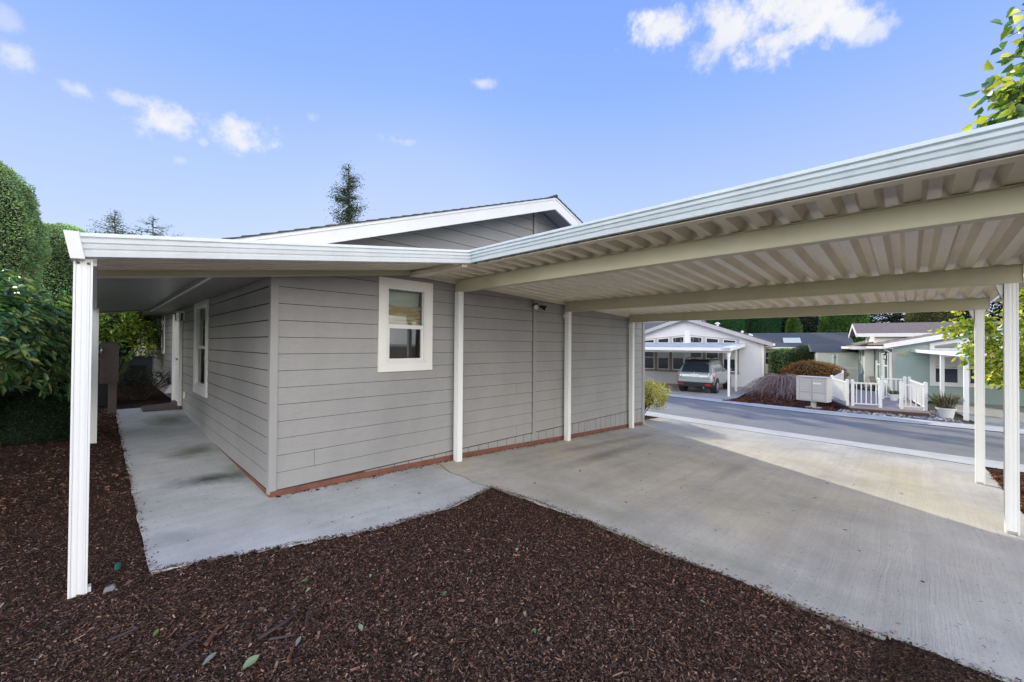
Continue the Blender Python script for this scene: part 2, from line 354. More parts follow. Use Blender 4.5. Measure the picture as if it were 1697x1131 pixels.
def bush(name, label, cat, x, y, z0, rx, ry, h, n, L, W, cols, mat='leaf', seed=1, stems=14, group=None, zlow=.1, fold=.3, up=True, core=.55, sparse=0, kind='leaf', whorl=0, base=None):
    t = thing(name, label, cat, (x, y, z0), 0, group)
    mb = MB(); tips = []
    rr = random.Random(seed)
    bx, by = base or (x, y)
    for k in range(stems):
        a = rr.uniform(0, 6.28); q = math.sqrt(rr.random()) * .85; zt = z0 + h * rr.uniform(.45, .95)
        e = Vector((x + math.cos(a) * rx * q, y + math.sin(a) * ry * q, zt))
        s = Vector((bx + rr.uniform(-.08, .08), by + rr.uniform(-.08, .08), z0 - .05)); m = s.lerp(e, .5) + Vector((rr.uniform(-.1, .1), rr.uniform(-.1, .1), h * .08))
        r0 = .012 + .012 * h * rr.random(); mb.tube([s, m, e], [r0, r0 * .7, r0 * .3], 5)
    mb.build('stem', M['bark'], t, smooth=True)
    m_ = n // (whorl or 1)
    d = rand_dirs(m_); d[:, 2] = np.abs(d[:, 2]) * 1.0 - rng.random(m_) * .55
    q = rng.random(m_) ** .33; q = np.where(rng.random(m_) < .75, .8 + .2 * q, q)
    p = d * q[:, None]; lm = lumps(p * 2.2, seed, 1.3)
    p = p * (1 + .22 * lm[:, None])
    if sparse: keep = lumps(p * 3, seed + 5, 1.5) > (-.9 + sparse); p = p[keep]; lm = lm[keep]; d = d[keep]; m_ = len(p)
    cen = zlow * h + (h - zlow * h) * .45
    P_ = p * np.array([rx, ry, (h - zlow * h) * .55]) + np.array([x, y, z0 + cen])
    P_[:, 2] = np.maximum(P_[:, 2], z0 + .03)
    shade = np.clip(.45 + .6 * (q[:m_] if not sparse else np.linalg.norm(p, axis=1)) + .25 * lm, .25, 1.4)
    if whorl:
        P0 = np.repeat(P_, whorl, 0); nrm = unit(d + np.array([0, 0, .7])); nr = np.repeat(nrm, whorl, 0)
        t1 = unit(np.cross(nrm, rand_dirs(m_))); t2 = np.cross(nrm, t1)
        ang = np.tile(np.arange(whorl) * 2 * math.pi / whorl, m_) + np.repeat(rng.uniform(0, 6, m_), whorl) + rng.normal(0, .2, m_ * whorl)
        ax = np.repeat(t1, whorl, 0) * np.cos(ang)[:, None] + np.repeat(t2, whorl, 0) * np.sin(ang)[:, None] + nr * rng.uniform(-.15, .5, (m_ * whorl, 1))
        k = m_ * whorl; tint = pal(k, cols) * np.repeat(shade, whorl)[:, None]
        leaves('foliage', P0, ax, L * rng.uniform(.7, 1.15, k), W * rng.uniform(.8, 1.15, k), np.clip(tint, .002, 1), M[mat], t, fold, up=nr, curl=.18)
    else:
        ax = d * .6 + rand_dirs(m_) + np.array([0, 0, -.2])
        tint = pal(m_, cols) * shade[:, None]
        leaves('foliage', P_, ax, L * rng.uniform(.6, 1.25, m_), W * rng.uniform(.7, 1.2, m_), np.clip(tint, .002, 1), M[mat], t, fold, kind, up=(np.tile([0, 0, 1.], (m_, 1)) if up else None), curl=.1)
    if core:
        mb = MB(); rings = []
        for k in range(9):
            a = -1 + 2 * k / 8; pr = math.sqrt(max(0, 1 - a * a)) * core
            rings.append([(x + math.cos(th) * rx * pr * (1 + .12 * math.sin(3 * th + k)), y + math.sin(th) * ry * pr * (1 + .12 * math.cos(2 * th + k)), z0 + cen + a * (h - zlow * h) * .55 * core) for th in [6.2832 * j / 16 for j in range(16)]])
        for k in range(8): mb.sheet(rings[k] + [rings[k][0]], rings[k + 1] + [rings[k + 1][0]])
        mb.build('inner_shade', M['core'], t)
    return t
def fir_mesh(h, r, n_whorl, seed, sparse=0., cols=None, crown0=.15, blunt=1.15):
    """returns branch polylines and needle sprays of a conifer of height h standing at the origin"""
    rr = random.Random(seed); mb = MB(); mb.tube([(0, 0, 0), (.02 * h * .3, 0, h * .5), (0, 0, h)], [h * .014, h * .009, h * .002], 7)
    P_, A_, S_ = [], [], []
    for w in range(n_whorl):
        a = crown0 + (1 - crown0) * w / n_whorl; z = h * a
        for b in range(rr.randint(4, 6)):
            if rr.random() < sparse: continue
            th = rr.uniform(0, 6.28); ln = r * (1 - ((a - crown0) / (1 - crown0)) ** blunt) * rr.uniform(.45, 1.2) + .02 * h
            dz = -.12 * ln if a < .6 else .2 * ln
            e = (math.cos(th) * ln, math.sin(th) * ln, z + dz); mid = (e[0] * .5, e[1] * .5, z + dz * .15)
            mb.tube([(0, 0, z), mid, e], [h * .0028, h * .0018, h * .0006], 4, False)
            k = max(3, int(ln / r * 16))
            for j in range(k):
                f = (j + 1) / k; f2 = f * f
                px = e[0] * f; py = e[1] * f; pz = z + dz * f2
                P_.append((px, py, pz)); A_.append((math.cos(th + rr.uniform(-1.2, 1.2)), math.sin(th + rr.uniform(-1.2, 1.2)), rr.uniform(-.6, .25))); S_.append((.22 + .5 * (1 - f)) * ln * .55 + .02 * h)
    return mb, np.array(P_), np.array(A_), np.array(S_)
def fir(name, label, cat, x, y, z0, h, r, n_whorl, seed, sparse=0., cols=((.02, .045, .018), (.03, .06, .025), (.015, .03, .014)), rep=3, group=None, crown0=.15, wid=.5, sz=1., blunt=1.15):
    t = thing(name, label, cat, (x, y, z0), 0, group)
    mb, p, a, s = fir_mesh(h, r, n_whorl, seed, sparse, crown0=crown0, blunt=blunt)
    mb.v = [(v[0] + x, v[1] + y, v[2] + z0) for v in mb.v]
    mb.build('trunk', M['bark'], t)
    p = np.repeat(p, rep, 0) + rng.normal(0, .012 * h, (len(p) * rep, 3)); a = np.repeat(a, rep, 0) + rng.normal(0, .5, (len(s) * rep, 3)); s = np.repeat(s, rep) * rng.uniform(.5, 1., len(s) * rep) * sz
    leaves('crown', p + np.array([x, y, z0]), a, s, s * wid, pal(len(p), list(cols), var=.25), M['needle'], t, kind='blade')
    return t
def copy_thing(src, x, y, z, rot, scale, label=None):
    c = src.copy(); col.objects.link(c); c.location = (x, y, z); c.rotation_euler = (0, 0, rot); c.scale = (scale[0], scale[0], scale[1])
    if label: c['label'] = label
    for ch in list(src.children):
        d = ch.copy(); col.objects.link(d); d.parent = c
        for g in list(ch.children):
            e = g.copy(); col.objects.link(e); e.parent = d
    return c

# ================================================================== SETTING
xs = [-400, -60, -5, 0, 1, 2.4, 5, 7.5, 8, 10, 13, 16.5, 19, 21, 40, 90, 400]; ys = [-400, -60, -12, -5, 0, 2.5, 5, 6.2, 8, 20, 60, 400]
mb = MB(); V = [(x, y, H(x, y) - .07) for x in xs for y in ys]; ny = len(ys)
mb.add(V, [(i * ny + j, (i + 1) * ny + j, (i + 1) * ny + j + 1, i * ny + j + 1) for i in range(len(xs) - 1) for j in range(ny - 1)])
tag(mb.build('ground', M['soil']), kind='structure')

def ipl(pts, v, a=0, b=1):
    return float(np.interp(v, [p[a] for p in pts], [p[b] for p in pts]))
NEARIN = [(9.15, -30), (9.15, -7), (9.21, -5.44), (9.45, -4.17), (9.54, -2.74), (9.81, -.35), (10.3, 3), (11.1, 7), (12.2, 12), (13.6, 19), (16, 30)]
NEAROUT = [(10.1, -30), (10.12, -7), (10.15, -5.5), (10.2, -4.1), (10.35, -2.6), (10.77, .03), (11.3, 3), (12.1, 7), (13.2, 12), (14.6, 19), (17, 30)]
FARIN = [(15.9, -30), (15.8, -7), (15.75, -5.1), (15.8, -2.4), (15.95, -1.2), (16.34, .13), (16.9, 2.2), (17.7, 6), (18.8, 11), (20.1, 17), (23, 30)]
FAROUT = [(17.0, -30), (16.9, -7), (16.95, -5.1), (17.0, -2.4), (17.1, -1.2), (17.5, .13), (18.0, 2.2), (18.8, 6), (19.9, 11), (21.2, 17), (24.1, 30)]
def band(name, A, B, dz, mat, y0=-30, y1=30, nx=6, step=.5, camber=None, label=None):
    n = int((y1 - y0) / step) + 1; mb = MB(); V = []
    for i in range(n):
        y = y0 + (y1 - y0) * i / (n - 1)
        xa = ipl(A, y, 1, 0) if isinstance(A, list) else A; xb = ipl(B, y, 1, 0) if isinstance(B, list) else B
        for k in range(nx):
            u = k / (nx - 1); x = xa + (xb - xa) * u
            V.append((x, y, H(x, y) + dz + (camber(u) if camber else 0)))
    mb.add(V, [(i * nx + k, i * nx + k + 1, (i + 1) * nx + k + 1, (i + 1) * nx + k) for i in range(n - 1) for k in range(nx - 1)])
    o = mb.build(name, mat, smooth=True)
    return tag(o, kind='structure')
band('road', NEAROUT, FARIN, -.015, M['asphalt'], nx=8)
kerbprof = lambda u: (.0 if u < .1 else .02 if u > .7 else -.012)
band('near_kerb', NEARIN, NEAROUT, .002, M['gravel'], nx=7, camber=lambda u: .004 * (1 - u))
band('far_kerb', FARIN, FAROUT, .012, M['gravel'], nx=7, camber=lambda u: .025 * math.sin(u * 1.57) - .01)

# walkway and driveway slabs -------------------------------------------------
FRONT = [(-1.0, -.96), (-.5, -1.13), (.3, -1.40), (1.2, -1.46), (1.95, -1.27)]
XL = [(1.93, -5.65), (1.9, -5.0), (1.87, -4.4), (1.9, -3.6), (1.98, -2.6), (2.0, -2.0), (1.95, -1.27), (1.95, 0)]
def slab(name, cols_, mat, th=.10):
    """cols_: list of columns, each a list of (x,y)"""
    m = len(cols_[0]); n = len(cols_); V = []; F = []
    for c in cols_:
        for (x, y) in c: V.append((x, y, H(x, y)))
    F += [(i * m + k, (i + 1) * m + k, (i + 1) * m + k + 1, i * m + k + 1) for i in range(n - 1) for k in range(m - 1)]
    edge = [i * m for i in range(n)] + [(n - 1) * m + k for k in range(1, m)] + [i * m + m - 1 for i in range(n - 2, -1, -1)] + [k for k in range(m - 2, 0, -1)]
    b0 = len(V); V += [(V[e][0], V[e][1], V[e][2] - th) for e in edge]; E_ = len(edge)
    F += [(edge[j], b0 + j, b0 + (j + 1) % E_, edge[(j + 1) % E_]) for j in range(E_)]
    me = MB().add(V, F).build(name, mat); return tag(me, kind='structure')
def wob(a, s, amp=.012): return .5 * amp * (math.sin(a * 7.3 + s) + .6 * math.sin(a * 17.1 + 2 * s) + .4 * math.sin(a * 41 + s))
colz = []
for i in range(41):
    x = -1.0 + 1.0 * i / 40; yf = ipl(FRONT, x) + wob(x, 1, .008)
    xx = lambda y: x if i else x + wob(y, 3, .008)
    colz.append([(xx(yf + (6.9 - yf) * k / 80), yf + (6.9 - yf) * k / 80) for k in range(81)])
slab('walkway', colz, M['walk'])
colz = []
for i in range(60):
    x = 1.948 * i / 59; yf = ipl(FRONT, x) + wob(x, 1, .008)
    colz.append([(x, yf + (-.0 - yf) * k / 30) for k in range(31)])
slab('front_path', colz, M['walk'])
colz = []
for i in range(140):
    y = -5.65 + 5.65 * i / 139; xa = ipl(XL, y, 1, 0) + (wob(y, 2, .012) if y < -1.3 else 0) + .004; xb = min(ipl(NEARIN, y, 1, 0), 9.9) - .01
    colz.append([(xa + (xb - xa) * k / 60, y + (wob(xa + (xb - xa) * k / 60, 5, .01) if i == 0 else 0)) for k in range(61)])
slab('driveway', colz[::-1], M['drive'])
colz = [[(8.3 + (ipl(NEARIN, y, 1, 0) - 8.31) * k / 10, y) for k in range(11)] for y in (.35, .2, .1, .003)]
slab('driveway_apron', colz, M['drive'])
# hairline crack where the two pours meet
mb = MB(); cr = [(1.95, -1.27), (1.90, -1.0), (1.97, -.75), (1.93, -.5), (2.02, -.25), (2.08, -.05)]
for a, b in zip(cr, cr[1:]):
    mb.quad((a[0] - .003, a[1], H(*a) + .003), (a[0] + .003, a[1], H(*a) + .003), (b[0] + .003, b[1], H(*b) + .003), (b[0] - .003, b[1], H(*b) + .003))
tag(mb.build('driveway_joint', M['core']), kind='structure')

# mulch beds --------------------------------------------------------------
def in_slab(x, y, m=0.):
    yf = np.interp(x, [p[0] for p in FRONT], [p[1] for p in FRONT])
    a = (x > -1.0 + m) & (x < 1.96) & (y > yf + m) & (y < 6.9 - m)
    xl = np.interp(y, [p[1] for p in XL], [p[0] for p in XL])
    b = (x > xl + m) & (y > -5.65 + m) & (y < .35) & (x < 10.5)
    return a | b
def bumps(x, y):
    p = np.stack([x, y, 0 * x], 1)
    return .012 * lumps(p, 3, 2.2) + .006 * lumps(p, 9, 9.) + .003 * lumps(p, 14, 30.)
def mulch_z(x, y, m=0.0):
    z = Hn(x, y) - .003 + bumps(x, y) * 1.1
    yf = np.interp(x, [p[0] for p in FRONT], [p[1] for p in FRONT]); xl = np.interp(y, [p[1] for p in XL], [p[0] for p in XL])
    cz = np.maximum(0, 1 - np.hypot(x + .9, y + 3.6) / 3.2); z = z + .05 * cz * cz
    return z
def mulch_grid(name, x0, x1, y0, y1, st, mat):
    nx = int((x1 - x0) / st) + 1; ny_ = int((y1 - y0) / st) + 1
    X, Y = np.meshgrid(np.linspace(x0, x1, nx), np.linspace(y0, y1, ny_), indexing='ij'); X = X.ravel(); Y = Y.ravel()
    Z = mulch_z(X, Y); Z = np.where(in_slab(X, Y, .02), Hn(X, Y) - .085, Z)
    i, j = np.meshgrid(np.arange(nx - 1), np.arange(ny_ - 1), indexing='ij'); i = i.ravel(); j = j.ravel()
    F = np.stack([i * ny_ + j, (i + 1) * ny_ + j, (i + 1) * ny_ + j + 1, i * ny_ + j + 1], 1)
    return tag(npmesh(name, np.stack([X, Y, Z], 1), F, mat, smooth=True), kind='structure')
mulch_grid('mulch_bed', -8, 2.3, -7.5, 14, .05, M['mulch'])
mulch_grid('mulch_bed_right', 2.5, 9.1, -14, -5.4, .08, M['mulch'])
mulch_grid('mulch_bed_corner', 8.3, 9.8, .3, 4, .08, M['mulch'])
CH = [(.050, .029, .021), (.092, .050, .034), (.15, .075, .047), (.22, .115, .07), (.31, .185, .125), (.26, .16, .10), (.13, .11, .10), (.30, .25, .22)]
CW = [.25, .27, .23, .13, .065, .02, .025, .01]
def chips(name, label, x, y, L, W, cols=CH, w=CW, lift=.006, tilt=.35, cat='bark mulch', zf=mulch_z):
    n = len(x); z = zf(x, y) + rng.uniform(-.002, lift, n)
    th = rng.uniform(0, 6.283, n); ax = np.stack([np.cos(th), np.sin(th), rng.normal(0, tilt, n)], 1)
    up = np.tile([0, 0, 1.], (n, 1)) + rng.normal(0, .35, (n, 3))
    p = np.stack([x, y, z], 1) - ax * L[:, None] * .5
    ax = unit(ax); s = unit(np.cross(ax, up))
    a = p - s * W[:, None] * .5; b = p + s * W[:, None] * .4; c = p + ax * L[:, None] + s * (W * rng.uniform(.1, .6, n))[:, None]; d = p + ax * (L * rng.uniform(.75, 1.1, n))[:, None] - s * W[:, None] * .5
    V = np.stack([a, b, c, d], 1).reshape(-1, 3); F = np.arange(n)[:, None] * 4 + np.array([[0, 1, 2, 3]])
    return tag(npmesh(name, V, F, M['chip'], None, pal(n, cols, w, .3)), label, cat, kind='stuff')
def scatter(n, x0, x1, y0, y1, cx=None, cy=None, fall=None):
    x = rng.uniform(x0, x1, n); y = rng.uniform(y0, y1, n); k = ~in_slab(x, y, .012)
    if fall: k &= rng.random(n) < np.minimum(1, (fall / (np.hypot(x - cx, y - cy) + .01)) ** 1.5)
    return x[k], y[k]
x, y = scatter(460000, -4.5, 2.1, -4.6, 1.2, -1.28, -4.75, 2.6)
k = np.hypot(x + 1.28, y + 4.75) > 1.7; x = x[k]; y = y[k]; n = len(x)
chips('mulch_chips', 'dark brown shredded bark chips covering the foreground bed', x, y, rng.gamma(3.0, .0034, n) + .005, rng.gamma(2.5, .0013, n) + .002)
x, y = scatter(8000, -4.5, 2.1, -4.6, 0, -1.28, -4.75, 2.2); n = len(x)
chips('bark_flakes', 'larger bark flakes and splinters lying over the foreground mulch', x, y, rng.gamma(4, .006, n) + .01, rng.gamma(2, .003, n) + .003, lift=.014, tilt=.25)
x, y = scatter(60000, -6, -.9, 1, 13); n = len(x)
chips('shaded_mulch_chips', 'dark bark chips in the shaded bed beside the walkway', x, y, rng.gamma(3, .008, n) + .01, rng.gamma(2.5, .003, n) + .004)
x, y = scatter(40000, 3, 9.1, -9, -5.6); n = len(x)
chips('sunlit_mulch_chips', 'orange brown bark chips in the sunlit bed beside the driveway', x, y, rng.gamma(3, .009, n) + .01, rng.gamma(2.5, .004, n) + .004, [(.12, .045, .02), (.2, .08, .035), (.3, .14, .06), (.06, .025, .015)], [.35, .3, .15, .2])
x = rng.uniform(8.35, 9.9, 9000); y = rng.uniform(.32, 3.5, 9000)
chips('corner_mulch_chips', 'red brown bark chips around the shrub at the house corner', x, y, rng.gamma(3, .01, 9000) + .01, rng.gamma(2.5, .004, 9000) + .004, [(.12, .045, .025), (.16, .06, .03), (.05, .02, .012)], [.4, .3, .3])

# far side beds and drives
def patch(name, poly, dz, mat, n=8):
    """poly: four corners"""
    a, b, c, d = [Vector((*p, 0)) for p in poly]; V = []
    for i in range(n + 1):
        for j in range(n + 1):
            u, v = i / n, j / n; p = a.lerp(b, u).lerp(d.lerp(c, u), v); V.append((p.x, p.y, H(p.x, p.y) + dz))
    m = n + 1
    return tag(MB().add(V, [(i * m + j, (i + 1) * m + j, (i + 1) * m + j + 1, i * m + j + 1) for i in range(n) for j in range(n)]).build(name, mat), kind='structure')
patch('neighbour_driveway', [(17.35, .75), (25.6, 1.6), (24.2, 9), (18.9, 7.5)], .02, M['farconcrete'])
patch('mulch_bed_far', [(17.0, -2.9), (25.2, -2.6), (25.3, 1.3), (17.45, .7)], .03, M['mulch'])
patch('right_driveway', [(17.0, -6.3), (25.6, -5.7), (24.0, -14), (17.0, -13)], .02, M['farconcrete'])
patch('stone_bed', [(17.0, -6.28), (21.2, -5.68), (21.0, -4.5), (17.05, -2.95)], .012, M['soil'])
n = 7000; x = rng.uniform(17.1, 25, n); y = rng.uniform(-2.8, .9, n)
chips('far_mulch_chips', 'red brown bark mulch in the bed behind the parcel mailbox', x, y, rng.gamma(3, .02, n) + .02, rng.gamma(2.5, .01, n) + .01, [(.10, .035, .022), (.14, .05, .03), (.05, .02, .014), (.2, .1, .06)], [.35, .3, .25, .1], zf=lambda x, y: Hn(x, y) + .035)
n = 900; x = rng.uniform(17.1, 20.8, n); y = -5.9 + (x - 17.1) * .12 + rng.random(n) * (2.6 - (x - 17.1) * .55); y = np.where(x < 18.3, rng.uniform(-5.9, -2.9, n), y)
k = (y < -4.9) | (x < 18.2); x = x[k]; y = y[k]; n = len(x)
oc = [(1, 0, 0), (.3, .95, 0), (-.8, .6, 0), (-.8, -.6, 0), (.3, -.95, 0)]
Vs = []; Fs = []; T = []
sz = rng.uniform(.03, .075, n); an = rng.uniform(0, 6.28, n); tone = pal(n, [(.42, .38, .35), (.3, .27, .25), (.55, .5, .46), (.18, .16, .15)], None, .15)
for i in range(n):
    b = len(Vs); zc = H(x[i], y[i]) + .02
    for (u, v, _) in oc:
        c_, s_ = math.cos(an[i]), math.sin(an[i]); Vs.append((x[i] + (u * c_ - v * s_ * .7) * sz[i], y[i] + (u * s_ + v * c_ * .7) * sz[i], zc))
    Vs.append((x[i], y[i], zc + sz[i] * .7))
    for k in range(5): Fs.append((b + k, b + (k + 1) % 5, b + 5)); T.append(tone[i])
tag(npmesh('river_stones', Vs, Fs, M['stone'], None, np.array(T)), 'pale grey river stones strewn along the kerb before the deck', 'stones', kind='stuff')

# ================================================================== OUR HOUSE
house = thing('grey_house', 'grey lap sided manufactured home with white gable boards and attached carport', 'house', (0, 0, 0))
CZ0 = 2.197; CR = .1778
def siding(axis, u0, u1, zlo, ztop, holes=(), sgn=-1, roof=None, joints=(), parent=None, mat=None, name='wall', plane=0., first=CZ0, pitch=CR, local=False, gap=.0055):
    """lap boards on plane x|y = plane, facing sgn; roof(u)->z clips the top; ztop is the highest course line"""
    mb = MB(); k0 = math.ceil((ztop - first) / pitch)
    k1 = -math.floor((first - zlo) / pitch + .5)
    def pt(u, z, off): return (u, plane + sgn * off, z) if axis == 'y' else (plane + sgn * off, u, z)
    for k in range(k0, k1 - 1, -1):
        zb = first + (k - 1) * pitch; zt = first + k * pitch
        if zt <= zlo + .001: break
        zb = max(zb, zlo)
        cuts = sorted({zb, zt} | {h[i] for h in holes for i in (2, 3) if zb < h[i] < zt})
        for a, b in zip(cuts, cuts[1:]):
            segs = [(u0, u1)]
            for h in holes:
                if h[2] <= a + 1e-6 and h[3] >= b - 1e-6:
                    ns = []
                    for (s, e) in segs:
                        if h[0] > s: ns.append((s, min(e, h[0])))
                        if h[1] < e: ns.append((max(s, h[1]), e))
                    segs = [q for q in ns if q[1] - q[0] > .001]
            js = [j for (j, kk) in joints if kk == -k]
            for j in js:
                ns = []
                for (s, e) in segs:
                    if s < j < e: ns += [(s, j - .002), (j + .002, e)]
                    else: ns.append((s, e))
                segs = ns
            off = lambda z: .012 - .006 * (z - (zt - pitch)) / pitch
            for (s, e) in segs:
                def lim(z, s=s, e=e):
                    if not roof: return s, e
                    # roof given as (uL,uR,eave z, slope, ridge u)
                    ru, rz, sl = roof; w = (rz - z) / sl
                    return max(s, ru - w), min(e, ru + w)
                sa, ea = lim(a); sb, eb = lim(b)
                if ea - sa < .01: continue
                if eb < sb: eb = sb = (eb + sb) / 2
                ag = a + (gap if abs(a - zb) < 1e-6 else 0)
                mb.quad(pt(sa, ag, off(a)), pt(ea, ag, off(a)), pt(eb, b, off(b)), pt(sb, b, off(b)))
                if ag > a: mb.quad(pt(sa, ag + .001, 0), pt(ea, ag + .001, 0), pt(ea, ag, off(a)), pt(sa, ag, off(a)))
    return mb
RIDGE = (4.135, 4.06, .347)   # ridge u, underside height there, slope
front_hole = (1.27, 1.87, 1.35, 2.345); left_hole = (3.55, 4.55, .83, 2.23)
rj = random.Random(3)
jts = [(.43, 10), (3.69, 7), (3.69, 11), (4.57, 6), (6.2, 9)]
siding('y', 0, 8.27, .0634, 4.2, [front_hole], -1, RIDGE, jts).build('wall', M['siding'], house)
siding('x', 0, 12.5, .06, 2.33, [left_hole], -1, None, [(2.2, 8), (5.4, 4)], gap=.011).build('wall', M['siding'], house)
siding('x', 0, 12.5, -.4, 2.33, [], 1, None, plane=8.27).build('wall', M['siding'], house)
siding('y', 0, 8.27, .06, 4.2, [], 1, RIDGE, plane=12.5).build('wall', M['siding'], house)
# structural backing behind the boards keeps light out
mb = MB()
def backing(mb, hole, a0, a1, z0, z1, f):
    h = hole
    for (s, e, b, t) in ((a0, h[0], z0, z1), (h[1], a1, z0, z1), (h[0], h[1], z0, h[2]), (h[0], h[1], h[3], z1)): f(s, e, b, t)
backing(mb, front_hole, .0, 8.27, -.5, 2.5, lambda s, e, b, t: mb.box(s, e, .003, .05, b, t))
backing(mb, left_hole, .05, 12.45, -.3, 2.34, lambda s, e, b, t: mb.box(.003, .05, s, e, b, t))
mb.prism([(.2, .004, 2.5), (8.07, .004, 2.5), (4.135, .004, 4.0)], [(.2, .05, 2.5), (8.07, .05, 2.5), (4.135, .05, 4.0)])
mb.box(8.22, 8.267, 0.05, 12.45, -.5, 2.34).box(0, 8.27, 12.45, 12.497, -.5, 2.5)
mb.build('wall_frame', M['darkroom'], house)
# skirt boards under the siding follow the falling ground; red base board below
skirt = MB(); xk = 1.02
while xk < 8.27:
    xe = min(xk + .2035, 8.27); g0 = H(xk, 0) + .075; g1 = H(xe, 0) + .075
    if g0 < .06: skirt.hexa([(xk, -.009, g0), (xe - .011, -.009, g1), (xe - .011, 0, g1), (xk, 0, g0), (xk, -.009, .054), (xe - .011, -.009, .054), (xe - .011, 0, .054), (xk, 0, .054)])
    xk = xe
skirt.build('skirting', M['siding'], house)
mb = MB(); xsb = [-.004, 1.2, 2.4, 3.7, 5, 6.2, 7.5, 8.27]
for a, b in zip(xsb, xsb[1:]):
    ha, hb = H(a, 0), H(b, 0); ta = min(ha + .075, .06); tb = min(hb + .075, .06)
    mb.hexa([(a + .002, -.012, ha - .06), (b - .002, -.012, hb - .06), (b - .002, .0, hb - .06), (a + .002, 0, ha - .06), (a + .002, -.012, ta), (b - .002, -.012, tb), (b - .002, 0, tb), (a + .002, 0, ta)])
for a, b in ((0, 1), (1, 2.2), (2.2, 3.4)):
    mb.hexa([(-.010, a, H(0, a) - .06), (-.010, b, H(0, b) - .06), (0, b, H(0, b) - .06), (0, a, H(0, a) - .06), (-.010, a, .055), (-.010, b, max(.055, H(0, b) + .012)), (0, b, max(.055, H(0, b) + .012)), (0, a, .055)])
mb.build('base_board', M['rust'], house)
# trims
mb = MB(); mb.box(-.024, .0, -.001, .052, .03, 2.36).box(-.024, .05, -.026, -.001, .062, 2.42)
mb.build('corner_trim', M['trimgrey'], house, bevel=.003)
MB().box(8.18, 8.297, -.028, -.001, -.3, 2.42).build('corner_trim', M['trimgrey'], house, bevel=.003)
MB().box(4.076, 4.085, -.014, -.001, .05, 3.98).build('batten_shadow_strip', M['darkroom'], house)  # dark strip drawn as the shadow line along the batten edge
MB().box(4.085, 4.17, -.028, -.001, .05, 3.98).build('batten', M['trimgrey'], house, bevel=.003)
MB().box(-.026, -.001, 12.41, 12.5, .2, 2.33).build('corner_trim', M['trimgrey'], house, bevel=.003)
# roof: two slopes with shingle courses, white barge boards, soffit, fascia and gutter
XLF, XRT, YF, YB = -.48, 8.55, -.46, 12.95; RX = 4.135; RTOP = 4.115; SL = .347
def rz(x): return RTOP - abs(x - RX) * SL
def slope(mb, x0, x1, cnt):
    for k in range(cnt):
        a = x0 + (x1 - x0) * k / cnt; b = x0 + (x1 - x0) * (k + 1) / cnt
        mb.hexa([(a, YF - .03, rz(a) - .005), (b, YF - .03, rz(b) - .005), (b, YB, rz(b) - .005), (a, YB, rz(a) - .005), (a, YF - .03, rz(a) + .014), (b, YF - .03, rz(b) + .004), (b, YB, rz(b) + .004), (a, YB, rz(a) + .014)])
mb = MB(); slope(mb, XLF - .05, RX, 32); slope(mb, XRT + .05, RX, 32); mb.build('roof', M['shingle'], house)
roof_o = [o for o in house.children if o.name.startswith('roof')][0]
mb = MB()
mb.tube([(RX, YF - .03, RTOP + .012), (RX, YB, RTOP + .012)], .03, 6)
mb.build('ridge_cap', M['shingle'], roof_o)
for x0, x1 in ((XLF, RX), (XRT, RX)):
    for yy in (YF, YB - .03):
        mb = MB(); e0 = .035 if x0 == XLF else 0; mb.hexa([(x0, yy, rz(x0) - .205 + e0), (x1, yy, rz(x1) - .205), (x1, yy + .028, rz(x1) - .205), (x0, yy + .028, rz(x0) - .205 + e0), (x0, yy, rz(x0) - .008), (x1, yy, rz(x1) - .008), (x1, yy + .028, rz(x1) - .008), (x0, yy + .028, rz(x0) - .008)]); mb.build('barge_board', M['white'], house, bevel=.003)
mb = MB()
for x0, x1 in ((XLF, RX), (XRT, RX)):  # thin drip strip along the barge top
    mb.hexa([(x0, YF - .012, rz(x0) - .04), (x1, YF - .012, rz(x1) - .04), (x1, YF - .001, rz(x1) - .04), (x0, YF - .001, rz(x0) - .04), (x0, YF - .012, rz(x0) - .006), (x1, YF - .012, rz(x1) - .006), (x1, YF - .001, rz(x1) - .006), (x0, YF - .001, rz(x0) - .006)])
mb.build('drip_edge', M['fascia'], house)
mb = MB()
for x0, x1 in ((XLF, RX), (XRT, RX)):
    mb.quad((x0, YF + .03, rz(x0) - .05), (x1, YF + .03, rz(x1) - .05), (x1, -.02, rz(x1) - .05), (x0, -.02, rz(x0) - .05))
mb.box(XLF, 0, 0.0, YB, 2.315, 2.33).box(8.27, XRT, YF + .03, YB, 2.375, 2.39)
mb.build('soffit', M['trimgrey'], house)
MB().box(XLF - .02, XLF, YF, YB, 2.35, 2.47).build('eave_fascia', M['white'], house)
MB().box(XRT, XRT + .02, YF, YB, 2.37, 2.53).build('eave_fascia', M['white'], house)
gp = [(0, .12), (0, 0), (-.03, -.012), (-.09, -.012), (-.115, .05), (-.125, .12), (-.118, .12), (-.105, .05), (-.085, 0), (-.03, 0), (-.008, .01), (-.008, .12)]
mb = MB(); mb.prism([(XLF - .022 + p[0], YF - .02, 2.36 + p[1]) for p in gp], [(XLF - .022 + p[0], YB, 2.36 + p[1]) for p in gp]); mb.build('gutter', M['greypanel'], house)

